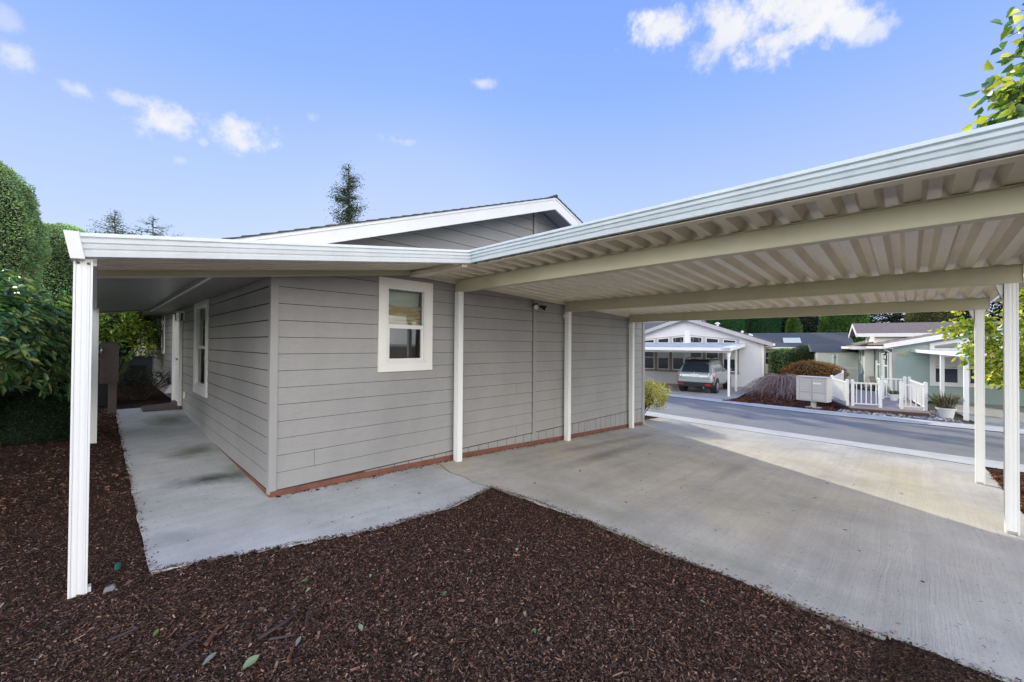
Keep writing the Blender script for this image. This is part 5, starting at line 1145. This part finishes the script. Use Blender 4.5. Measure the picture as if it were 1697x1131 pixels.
for s in (-1, 1):
    def wp(x, f): # point on the cabin side at belt fraction f
        xs_ = [q[0] for q in ST]; w = np.interp(x, xs_, [q[1] for q in ST]) * .955; zl = np.interp(x, xs_, [q[3] for q in ST]); wr = np.interp(x, xs_, [q[4] for q in ST]); zr = np.interp(x, xs_, [q[5] for q in ST]) - .07
        return P(x, s * (w + (wr - w) * f + .018), zl + (zr - zl) * f)
    for (a, b, c, d) in ((.62, 1.18, 1.30, .80), (1.30, 2.12, 2.14, 1.36), (2.22, 3.12, 2.72, 2.22)):
        pts_ = [wp(a, .08), wp(b, .06), wp(c, .88), wp(d, .86)]; inn = [(p[0], p[1] - s * .03, p[2]) for p in pts_]; MB().prism(pts_, inn).build('side_window', M['carglass'], car, local=True)
    tl = MB(); tl.hexa([P(.00, s * .60, .86), P(.26, s * .893, .84), P(.30, s * .86, .84), P(.14, s * .6, .84), P(.02, s * .64, 1.0), P(.24, s * .895, 1.06), P(.28, s * .86, 1.06), P(.18, s * .6, 1.0)]); tlo = tl.build('tail_light', M['clearlens'], car, local=True, bevel=.01)
    MB().hexa([P(-.008, s * .62, .80), P(.26, s * .90, .78), P(.30, s * .86, .78), P(.14, s * .6, .80), P(-.004, s * .62, .875), P(.26, s * .903, .87), P(.30, s * .86, .87), P(.14, s * .6, .875)]).build('brake_lens', M['redlens'], tlo, local=True)
    MB().box(-.045, .02, min(s * .52, s * .78), max(s * .52, s * .78), CZ + .42, CZ + .50).build('reflector', M['redlens'], car, local=True)
    MB().tube([P(.6, s * .58, 1.69), P(.75, s * .58, 1.75), P(1.6, s * .59, 1.78), P(2.3, s * .58, 1.76), P(2.45, s * .57, 1.68)], .02, 6).build('roof_rail', M['black'], car, local=True, smooth=True)
    mi = MB().hexa([P(2.95, s * .90, 1.04), P(3.07, s * .90, 1.04), P(3.10, s * 1.08, 1.06), P(2.97, s * 1.10, 1.06), P(2.95, s * .90, 1.17), P(3.07, s * .90, 1.17), P(3.10, s * 1.08, 1.19), P(2.97, s * 1.10, 1.19)]).build('side_mirror', M['carpaint'], car, local=True, bevel=.02)
    for x in (.82, 3.55):
        MB().cyl(P(x, s * .62, .38), (0, s, 0), .40, .275, 28).build('wheel_arch', M['rubber'], car, local=True, smooth=True)
        wl = MB().tube([P(x, s * .66, .335), P(x, s * .68, .335), P(x, s * .87, .335), P(x, s * .90, .335)], [.30, .335, .335, .30], 28).build('wheel', M['rubber'], car, local=True, smooth=True)
        mb = MB(); mb.cyl(P(x, s * .898, .335), (0, s, 0), .215, .004, 24)
        for k in range(5):
            a = 2 * math.pi * k / 5; u, v = math.cos(a), math.sin(a)
            mb.hexa([P(x - v * .03, s * .902, .335 + u * .03), P(x + v * .03, s * .902, .335 - u * .03), P(x + u * .21 + v * .02, s * .902, .335 + v * .21 - u * .02), P(x + u * .21 - v * .02, s * .902, .335 + v * .21 + u * .02),
                     P(x - v * .03, s * .915, .335 + u * .03), P(x + v * .03, s * .915, .335 - u * .03), P(x + u * .21 + v * .02, s * .91, .335 + v * .21 - u * .02), P(x + u * .21 - v * .02, s * .91, .335 + v * .21 + u * .02)])
        mb.build('rim', M['steel'], wl, local=True)
MB().hexa([P(-.05, -.80, .56), P(.12, -.88, .56), P(.12, .88, .56), P(-.05, .80, .56), P(-.04, -.80, .70), P(.12, -.885, .72), P(.12, .885, .72), P(-.04, .80, .70)]).build('bumper', M['carpaint'], car, local=True, bevel=.03)
MB().hexa([P(-.035, -.78, .33), P(.15, -.86, .33), P(.15, .86, .33), P(-.035, .78, .33), P(-.045, -.80, .56), P(.13, -.88, .56), P(.13, .88, .56), P(-.045, .80, .56)]).build('bumper_skirt', M['rubber'], car, local=True, bevel=.02)
MB().box(-.015, .06, -.17, .17, CZ + .83, CZ + .98).build('licence_plate', M['white'], car, local=True)
MB().tube([P(-.02, -.02, 1.025), P(-.02, .02, 1.025)], .03, 10).build('tailgate_badge', M['steel'], car, local=True)
MB().cyl(P(-.07, -.45, .31), (1, 0, 0), .035, .1, 10).build('exhaust', M['steel'], car, local=True)

# trees behind everything --------------------------------------------------
DKG = [(.010, .022, .012), (.016, .032, .016), (.008, .016, .009), (.022, .04, .02)]
G3 = 'dark evergreens beyond the far houses'
proto = fir('evergreen_tree', 'dense dark evergreen standing in the wood beyond the far houses', 'evergreen tree', 70, 0, -.8, 10.5, 3.3, 34, 61, 0, DKG, rep=9, group=G3, crown0=.03, wid=.45, sz=.5)
rr = random.Random(9)
for (x, y) in [(70, 3.5), (72, 8), (70, 13), (69, 18.5), (73, -4), (70, -9), (71, -14), (67, -19), (66, 23), (75, 5.5), (76, 11), (76, 0), (77, -7), (75, 16), (73, -18), (64, -24), (61, -30), (57, -36), (69, 1), (68, -6), (69, 11), (68, 6), (67, -12)]:
    copy_thing(proto, x + rr.uniform(-1, 1), y + rr.uniform(-1, 1), -.8, rr.uniform(0, 6.28), (rr.uniform(1.25, 1.6), rr.uniform(1.1, 1.4)))
G4 = 'tall conifers behind the white house shading the road'
pr4 = fir('shade_conifer', 'tall bushy conifer behind the white house', 'conifer', 24.6, 17.2, -.8, 8.8, 2.4, 30, 71, 0, DKG, rep=7, group=G4, crown0=.03, wid=.5, sz=.6)
for (x, y, s) in ((24.3, 15.3, .98), (24.5, 13.4, 1.02), (24.2, 11.6, .97), (26.5, 12.5, 1.0), (26.4, 15.9, 1.03)): copy_thing(pr4, x, y, -.8, rr.uniform(0, 6), (1., s))

# trees at the right -------------------------------------------------------
def leafy_tree(name, label, x, y, z0, trunk, blobs, n, L, W, cols, seed, mat='leaf'):
    t = thing(name, label, 'tree', (x, y, z0)); rr = random.Random(seed); mb = MB()
    top = Vector(trunk[-1]); mb.tube([(x, y, z0 - .1)] + trunk, [.13, .10, .07, .05][:len(trunk) + 1], 9)
    mb.build('trunk', M['bark'], t, smooth=True); lim = MB()
    P_, A_ = [], []
    for (bx_, by, bz, r_) in blobs:
        c = Vector((bx_, by, bz)); b0 = Vector(trunk[rr.randint(0, len(trunk) - 1)]); lim.tube([b0, b0.lerp(c, .5) + Vector((0, 0, .12)), c], [.04, .025, .01], 6)
        for k in range(9):
            d = Vector((rr.gauss(0, 1), rr.gauss(0, 1), rr.gauss(0, .7))).normalized(); e = c + d * r_ * rr.uniform(.6, 1.05); lim.tube([c, c.lerp(e, .5) + Vector((0, 0, .04)), e], [.010, .007, .003], 4, False)
            m_ = max(6, int(n * r_ / (9 * sum(b[3] for b in blobs))))
            for j in range(m_):
                f = rr.random() ** .6; P_.append(c.lerp(e, f) + Vector((rr.gauss(0, 1), rr.gauss(0, 1), rr.gauss(0, 1))) * r_ * .16); A_.append(d * .5 + Vector((rr.gauss(0, .6), rr.gauss(0, .6), rr.gauss(-.55, .5))))
    lim.build('limbs', M['bark'], t)
    P_ = np.array(P_); A_ = np.array(A_); k = len(P_)
    leaves('crown', P_, A_, L * rng.uniform(.6, 1.15, k), W * rng.uniform(.7, 1.15, k), pal(k, cols), M[mat], t, .3, curl=.2)
    return t
YG = [(.46, .48, .06), (.30, .38, .05), (.58, .55, .09), (.15, .26, .04), (.22, .32, .05), (.6, .5, .1)]
rr = random.Random(77); bl = []
for k in range(30):
    a = rr.uniform(0, 6.28); q = rr.uniform(.4, 1.) ; bl.append((12.6 + math.cos(a) * 1.9 * q, -8.3 + math.sin(a) * 2.2 * q, 1.9 + rr.uniform(-1.0, 1.3), rr.uniform(.45, .7)))
bl += [(12.1, -5.9, 1.75, .5), (12.3, -5.7, 2.1, .45), (11.9, -6.2, 1.3, .45), (12.6, -6.3, 1.0, .5), (12.0, -6.6, 2.2, .5), (11.6, -6.6, 1.6, .5)]
leafy_tree('broadleaf_tree', 'sunlit yellow green broadleaf tree at the right across the driveway mulch', 12.9, -8.6, H(9, -8.5) - .1, [(12.9, -8.5, .6), (12.8, -8.4, 1.6), (12.7, -8.4, 2.4)], bl, 15000, .13, .065, YG, 12)
MAG = [(.34, .42, .05), (.07, .18, .05), (.05, .13, .045), (.55, .58, .06), (.10, .22, .06), (.6, .55, .14)]
bl = [(5.35, -5.6, 4.15, .42), (5.55, -5.9, 4.5, .5), (5.9, -5.75, 4.2, .42), (5.6, -6.0, 5.05, .5), (6.0, -6.2, 4.7, .5), (6.4, -6.5, 5.2, .6), (6.1, -6.7, 4.3, .6), (6.9, -7.2, 5.1, .7), (6.2, -7.4, 4.9, .7), (7.4, -7.9, 5.4, .8), (6.6, -8.2, 5.6, .8), (7.7, -8.8, 4.9, .8), (5.8, -8.2, 4.6, .7)]
leafy_tree('magnolia_tree', 'magnolia branch with large green and yellow leaves over the carport roof at upper right', 6.9, -8.0, H(7, -8) - .02, [(6.9, -8.0, 1.5), (6.85, -7.9, 3.0), (6.8, -7.7, 4.2)], bl, 2600, .155, .088, MAG, 5, 'glossleaf')

# fallen leaves, twigs and small things on the mulch -----------------------
def fallen(x, y, L_, W_, c, label, rot, group='fallen leaves on the foreground mulch', name='fallen_leaf'):
    z = float(mulch_z(np.array([x]), np.array([y]))[0]) + .012
    ax = np.array([[math.cos(rot), math.sin(rot), .05]]); n_ = 1
    pts = np.array([[x, y, z]]); s = np.array([[-math.sin(rot), math.cos(rot), 0]]); V = []
    prof = [(0, .0), (.12, .45), (.35, .95), (.6, 1.), (.82, .6), (1, 0)]
    up = [(pts + ax * L_ * t + s * W_ * w * .5 + np.array([[0, 0, .010 * w + .012 * t * t]]))[0] for t, w in prof]; dn = [(pts + ax * L_ * t - s * W_ * w * .5 + np.array([[0, 0, .006 * w + .012 * t * t]]))[0] for t, w in prof[1:-1]]
    mid = [(pts + ax * L_ * t + np.array([[0, 0, .012 * t * t]]))[0] for t, w in prof]
    Vv = mid + [up[i] for i in range(1, 5)] + dn; F = []
    for i in range(5):
        a, b = i, i + 1; ua = 6 + i - 1 if i >= 1 else None; ub = 6 + i if i + 1 <= 4 else None; da = 10 + i - 1 if i >= 1 else None; db = 10 + i if i + 1 <= 4 else None
        F.append([q for q in (a, b, ub, ua) if q is not None]); F.append([q for q in (b, a, da, db) if q is not None])
    L0 = Vector((x, y, z)); me = bpy.data.meshes.new(name); me.from_pydata([Vector(v) - L0 for v in Vv], [], F); me.update()
    a = me.attributes.new('tint', 'FLOAT_COLOR', 'FACE'); a.data.foreach_set('color', np.tile([*c, 1.], len(F)).astype(np.float32))
    o = link(name, me, M['leaf']); o.location = L0; return tag(o, label, 'leaf', group)
PG = (.35, .48, .25); GRN = (.08, .26, .10); BR = (.10, .045, .04); GY = (.38, .40, .36)

LV = [(-.77, -2.45, .12, .075, (.42, .55, .30), 'large pale green curled leaf at the bottom edge of the bed', .3), (-.90, -2.27, .11, .04, GY, 'grey white curled dead leaf beside the large pale green one', .5),
      (-.32, -1.86, .055, .022, GRN, 'bright green oval leaf nearest the walkway edge', -.4), (-.34, -2.02, .04, .018, PG, 'small pale leaf just in front of the bright green oval one', .2),
      (.11, -1.94, .05, .022, (.28, .10, .07), 'curled rusty brown leaf in the middle of the bed', 1.9), (.03, -2.14, .022, .018, PG, 'tiny pale green leaf in the middle of the bed', .8),
      (.25, -2.66, .04, .02, GRN, 'narrow green leaf right of the centre of the bed', .1), (.06, -2.54, .05, .03, (.14, .05, .055), 'purple brown leaf lying flat near the centre of the bed', 1.2),
      (.49, -3.14, .035, .022, PG, 'rounded pale green leaf toward the driveway side', .9), (-.24, -2.59, .05, .03, (.45, .55, .38), 'pale green torn leaf standing on edge in the foreground', 1.4),
      (-.54, -2.47, .065, .022, (.36, .42, .40), 'slim grey green leaf beside the dark twigs', .8), (-.33, -2.69, .06, .028, (.13, .05, .05), 'dark purple brown curled leaf in the foreground', 1.5),
      (1.04, -2.54, .035, .02, (.4, .5, .42), 'small whitish leaf near the driveway edge', .3), (1.45, -3.82, .04, .025, PG, 'pale green leaf farthest right beside the driveway', 2.2),
      (.43, -3.27, .03, .02, (.12, .38, .08), 'bright green torn leaflet near the right of the bed', 1.), (.55, -2.57, .035, .016, GRN, 'small green leaf left of the driveway edge', .4),
      (-1.13, -1.06, .05, .03, (.30, .14, .12), 'pinkish brown leaf beside the front canopy post', .4), (-.95, -2.2, .08, .035, BR, 'dark brown curled leaf near the bottom left of the bed', 2.5),
      (-1.05, -1.85, .05, .02, (.20, .34, .08), 'small yellow green leaf left of the twigs', .9), (-.35, -1.35, .03, .015, (.3, .25, .2), 'tan leaf scrap against the walkway edge', .2)]
for (x, y, a, b, c, lab, r_) in LV: fallen(x, y, a * (.9 if a < .07 else .68), b * (.85 if a < .07 else .65), tuple(q * .75 for q in c), lab, r_)
def twig(pts, r_, label, mat='twigdark'):
    z = lambda p: (p[0], p[1], float(mulch_z(np.array([p[0]]), np.array([p[1]]))[0]) + p[2])
    n_ = len(pts); o = MB().tube([z(p) for p in pts], [r_ * (1 - .45 * i / (n_ - 1)) for i in range(n_)], 7).build('bark_strip', M[mat], smooth=True)
    tag(o, label, 'bark strip', 'curled bark strips on the foreground mulch')
M['twigdark'] = pm('wet_twig', (.07, .04, .04), (.035, .02, .022), 20, .55, .5, 90)
M['twigred'] = pm('red_bark', (.17, .065, .035), (.10, .04, .022), 20, .7, .5, 90)
twig([(-.66, -2.28, .02), (-.56, -2.26, .03), (-.47, -2.22, .025), (-.42, -2.14, .015)], .011, 'long dark curled bark strip left of centre in the foreground')
twig([(-.45, -2.36, .015), (-.41, -2.27, .03), (-.36, -2.22, .02)], .010, 'short dark bark strip crossing the long one')
twig([(-.62, -2.32, .02), (-.52, -2.38, .015)], .008, 'thin dark bark strip in front of the long one')
twig([(-.86, -2.12, .02), (-.80, -2.02, .02), (-.74, -1.98, .012)], .011, 'reddish bark splinter at the lower left', 'twigred')
twig([(-.98, -2.1, .02), (-.88, -2.02, .02)], .010, 'dark bark piece at the far lower left')
twig([(-1.22, -1.72, .018), (-1.10, -1.70, .012)], .010, 'purplish bark piece left of the front post foot')
twig([(-.60, -2.55, .018), (-.54, -2.45, .015)], .008, 'red brown splinter near the bottom edge', 'twigred')
twig([(-.1, -2.75, .012), (-.02, -2.70, .012)], .007, 'reddish splinter at the bottom middle', 'twigred')
t = thing('irrigation_cap', 'small teal green plastic cap poking out of the mulch by the walkway corner', 'pipe cap', (-1.16, -.73, -.02))
MB().tube([(-1.16, -.73, -.05), (-1.155, -.74, .035)], [.018, .016], 16).build('cap', M['tealcap'], t, smooth=True)
t = MB().hexa([(-1.24, -1.05, -.03), (-1.17, -1.05, -.03), (-1.16, -1.0, -.03), (-1.23, -.99, -.03), (-1.225, -1.04, .012), (-1.18, -1.04, .02), (-1.175, -1.01, .016), (-1.22, -1.0, .01)]).build('flat_stone', M['greypanel'], bevel=.006)
tag(t, 'flat grey stone in the mulch right of the front canopy post', 'stone')
# small leaves lying on the slabs
x, y = rng.uniform(-.9, 8, 160), rng.uniform(-5, 0, 160); k = in_slab(x, y, .05) & (rng.random(160) < .6); x = x[k]; y = y[k]; n = len(x)
chips('slab_litter', 'scattered dark leaf scraps and specks on the concrete', x, y, rng.uniform(.01, .04, n), rng.uniform(.006, .02, n), [(.06, .04, .03), (.12, .08, .05), (.03, .02, .02)], [.5, .3, .2], zf=lambda x, y: Hn(x, y) + .004, lift=.006, tilt=.15)
n = 700; x = rng.uniform(-1, 1.9, n); y = np.interp(x, [p[0] for p in FRONT], [p[1] for p in FRONT]) + rng.gamma(1.2, .018, n)
chips('spilled_chips', 'stray bark chips spilled along the edges of the path and driveway', np.concatenate([x, np.interp(y2 := rng.uniform(-5.3, -1.3, 900), [p[1] for p in XL], [p[0] for p in XL]) + rng.gamma(1.2, .02, 900), -1.0 + rng.gamma(1.2, .018, 500)]), np.concatenate([y, y2, rng.uniform(-.9, 6.5, 500)]), rng.gamma(3, .004, 2100) + .006, rng.gamma(2.5, .0016, 2100) + .003, zf=lambda x, y: Hn(x, y) + .003)
n = 500; x = rng.uniform(.05, 8.1, n); y = -.02 - rng.gamma(1.2, .02, n)
chips('wall_foot_litter', 'dry leaf scraps gathered along the foot of the siding', x, y, rng.uniform(.01, .05, n), rng.uniform(.005, .02, n), [(.07, .035, .02), (.14, .07, .04), (.04, .025, .02)], [.5, .3, .2], zf=lambda x, y: Hn(x, y) + .003, lift=.008, tilt=.2)
n = 420; yy = rng.uniform(-5.2, -1.2, n); xx = np.interp(yy, [p[1] for p in XL], [p[0] for p in XL]) + rng.normal(0, .02, n)
leaves('edge_moss', np.stack([xx, yy, Hn(xx, yy) - .005], 1), rng.normal(size=(n, 3)) * .5 + np.array([0, 0, .8]), .022, .008, pal(n, [(.10, .14, .04), (.06, .10, .03), (.14, .16, .05)]), M['leaf'], kind='blade')
tag(bpy.data.objects['edge_moss'], 'thin moss and weeds along the driveway edge', 'moss', kind='stuff')

# ================================================================== LIGHT, SKY, CAMERA
AZ, EL = 33.0, 20.5
sd = Vector((math.sin(R(AZ)) * math.cos(R(EL)), math.cos(R(AZ)) * math.cos(R(EL)), math.sin(R(EL))))
sun = bpy.data.lights.new('sun', 'SUN'); sun.energy = 5; sun.angle = R(.55); sun.color = (1, .95, .80)
so = bpy.data.objects.new('sun', sun); col.objects.link(so); so.rotation_euler = sd.to_track_quat('Z', 'Y').to_euler(); so.location = (0, 0, 30)
w = bpy.data.worlds.new('World'); scn.world = w; w.use_nodes = True; nt = w.node_tree; nt.nodes.clear(); N = nt.nodes.new; Lk = nt.links.new
out = N('ShaderNodeOutputWorld'); bg = N('ShaderNodeBackground'); Lk(bg.outputs[0], out.inputs[0]); bg.inputs[1].default_value = .15
sky = N('ShaderNodeTexSky'); sky.sky_type = 'NISHITA'; sky.sun_disc = False; sky.sun_elevation = R(EL); sky.sun_rotation = R(AZ); sky.dust_density = .3; sky.air_density = 1.0; sky.ozone_density = 2.5; sky.altitude = 50
tc = N('ShaderNodeTexCoord'); D = tc.outputs['Generated']
def vm(op, a, b=None):
    n = N('ShaderNodeVectorMath'); n.operation = op
    for i, q in enumerate((a, b)):
        if q is None: continue
        if isinstance(q, tuple): n.inputs[i].default_value = q
        else: Lk(q, n.inputs[i])
    return n.outputs['Value'] if op in ('DOT_PRODUCT', 'LENGTH') else n.outputs[0]
def sm_(op, a, b=0., clamp=False):
    n = N('ShaderNodeMath'); n.operation = op; n.use_clamp = clamp
    for i, q in enumerate((a, b)):
        if isinstance(q, (int, float)): n.inputs[i].default_value = q
        else: Lk(q, n.inputs[i])
    return n.outputs[0]
def mr(x, a, b, c, d, smooth=False):
    n = N('ShaderNodeMapRange'); n.inputs[1].default_value = a; n.inputs[2].default_value = b; n.inputs[3].default_value = c; n.inputs[4].default_value = d
    if smooth: n.interpolation_type = 'SMOOTHSTEP'
    Lk(x, n.inputs[0]); return n.outputs[0]
def mc(f, a, b, mode='MIX'):
    n = N('ShaderNodeMix'); n.data_type = 'RGBA'; n.blend_type = mode
    if isinstance(f, (int, float)): n.inputs[0].default_value = f
    else: Lk(f, n.inputs[0])
    for i, q in ((6, a), (7, b)):
        if isinstance(q, tuple): n.inputs[i].default_value = (*q, 1)
        else: Lk(q, n.inputs[i])
    return n.outputs[2]
nz = N('ShaderNodeTexNoise'); nz.inputs['Scale'].default_value = 19; nz.inputs['Detail'].default_value = 10; nz.inputs['Roughness'].default_value = .66; Lk(D, nz.inputs['Vector'])
nb = N('ShaderNodeTexNoise'); nb.inputs['Scale'].default_value = 5.5; nb.inputs['Detail'].default_value = 5; Lk(D, nb.inputs['Vector'])
nn_ = sm_('SUBTRACT', sm_('ADD', sm_('MULTIPLY', nz.outputs[0], .75), sm_('MULTIPLY', nb.outputs[0], .25)), .5)
# compact clouds: direction, half width, half height, density
CL = [((.800, .165, .580), .15, .060, 1), ((.79, .22, .572), .10, .05, 1), ((.82, .12, .56), .10, .045, 1), ((.830, .160, .535), .085, .035, 1), ((.7358, .3277, .5927), .065, .045, 1), ((.765, .25, .59), .07, .05, 1), ((.7861, .265, .5574), .05, .035, .8), ((.8485, .0742, .524), .05, .028, .95), ((.8600, .0450, .5080), .03, .018, .7),
      ((.0739, .9219, .3802), .085, .032, .9), ((.1795, .9009, .3951), .085, .036, 1), ((.190, .905, .380), .035, .018, .9), ((-.0245, .9204, .3902), .05, .016, .7), ((.0282, .917, .3979), .055, .016, .65), ((-.0862, .9102, .4052), .038, .028, .7),
      ((.4516, .7783, .4362), .042, .014, .9), ((.5533, .6315, .5432), .034, .013, .7), ((.2907, .8457, .4475), .022, .010, .25), ((.1024, .9384, .33), .02, .008, .4), ((.13, .9211, .367), .02, .012, .5), ((-.093, .8917, .443), .03, .02, .4)]
mask = None
for d, rx, ry, k in CL:
    if d[1] > .84: rx *= .62
    d = Vector(d).normalized(); rt = d.cross(Vector((0, 0, 1))).normalized(); up = rt.cross(d)
    dv = vm('SUBTRACT', D, tuple(d)); a = sm_('MULTIPLY', vm('DOT_PRODUCT', dv, tuple(rt)), 1 / rx); b = sm_('MULTIPLY', vm('DOT_PRODUCT', dv, tuple(up)), 1 / ry)
    r2 = sm_('ADD', sm_('MULTIPLY', a, a), sm_('MULTIPLY', b, b)); r1 = sm_('POWER', r2, .5)
    e = sm_('ADD', r1, sm_('MULTIPLY', nn_, -4.6)); m_ = mr(e, 1.1, 0, 0, k, True)
    front = sm_('GREATER_THAN', vm('DOT_PRODUCT', D, tuple(d)), .5); m_ = sm_('MULTIPLY', m_, front)
    mask = m_ if mask is None else sm_('MAXIMUM', mask, m_)
sep = N('ShaderNodeSeparateXYZ'); Lk(D, sep.inputs[0])
# sky colour: mostly a fixed blue gradient, paler at the horizon, over physical sky
SKY_TINT = (1., 1., 1.); skc = mc(1, sky.outputs[0], SKY_TINT, 'MULTIPLY')
gr = N('ShaderNodeValToRGB'); Lk(mr(sep.outputs[2], 0, .75, 0, 1), gr.inputs[0]); ge = gr.color_ramp.elements
ge[0].position = 0; ge[0].color = (.68, .78, 1, 1); ge[1].position = 1; ge[1].color = (.19, .37, .99, 1)
for p_, c_ in ((.22, (.60, .72, 1, 1)), (.45, (.46, .61, 1, 1)), (.7, (.28, .47, 1, 1))): e_ = ge.new(p_); e_.color = c_
skc = vm('MINIMUM', skc, (7, 7, 7)); skc = mc(.90, skc, vm('MULTIPLY', gr.outputs[0], (7.0, 7.0, 7.0)))
cloudc = (6.3, 6.3, 6.5)
skc = mc(mask, skc, mc(mr(nb.outputs[0], .35, .6, 0, 1), (5.5, 5.7, 6.2), cloudc))
# unseen bright cloud bank added behind the camera as fill for shaded sides
bk = vm('DOT_PRODUCT', D, (-math.sin(R(45.6)) * .99, -math.cos(R(45.6)) * .94, .33)); bn = N('ShaderNodeTexNoise'); bn.inputs['Scale'].default_value = 3.2; bn.inputs['Detail'].default_value = 6; Lk(D, bn.inputs['Vector'])
bm = sm_('MULTIPLY', mr(bk, .05, .55, 0, 1, True), mr(bn.outputs[0], .36, .56, 0, 1, True)); bm = sm_('MULTIPLY', bm, mr(sep.outputs[2], .75, .38, 0, 1, True)); bm = sm_('MULTIPLY', bm, sm_('GREATER_THAN', sep.outputs[2], 0.))
skc = mc(bm, skc, (37, 36.3, 35.2))
Lk(skc, bg.inputs[0])

cam = bpy.data.cameras.new('camera'); co = bpy.data.objects.new('camera', cam); col.objects.link(co); scn.camera = co
F_, yaw, pit, rol = 673.077, .796619, .0101250, .00737743
sy, cy, sp, cp = math.sin(yaw), math.cos(yaw), math.sin(pit), math.cos(pit)
f = Vector((sy * cp, cy * cp, sp)); r0 = Vector((cy, -sy, 0)); u0 = Vector((-sy * sp, -cy * sp, cp))
r_ = r0 * math.cos(rol) + u0 * math.sin(rol); u_ = -r0 * math.sin(rol) + u0 * math.cos(rol)
co.matrix_world = Matrix(((r_.x, u_.x, -f.x, -1.2797854), (r_.y, u_.y, -f.y, -4.746139), (r_.z, u_.z, -f.z, 1.6), (0, 0, 0, 1)))
cam.sensor_width = 36; cam.lens = F_ / 1697 * 36; cam.clip_end = 2000; cam.clip_start = .05
scn.view_settings.view_transform = 'Standard'; scn.view_settings.look = 'None'; scn.view_settings.exposure = 0
scn.cycles.max_bounces = 8; scn.cycles.use_denoising = True
bpy.ops.object.select_all(action='DESELECT') if bpy.ops.object.select_all.poll() else None
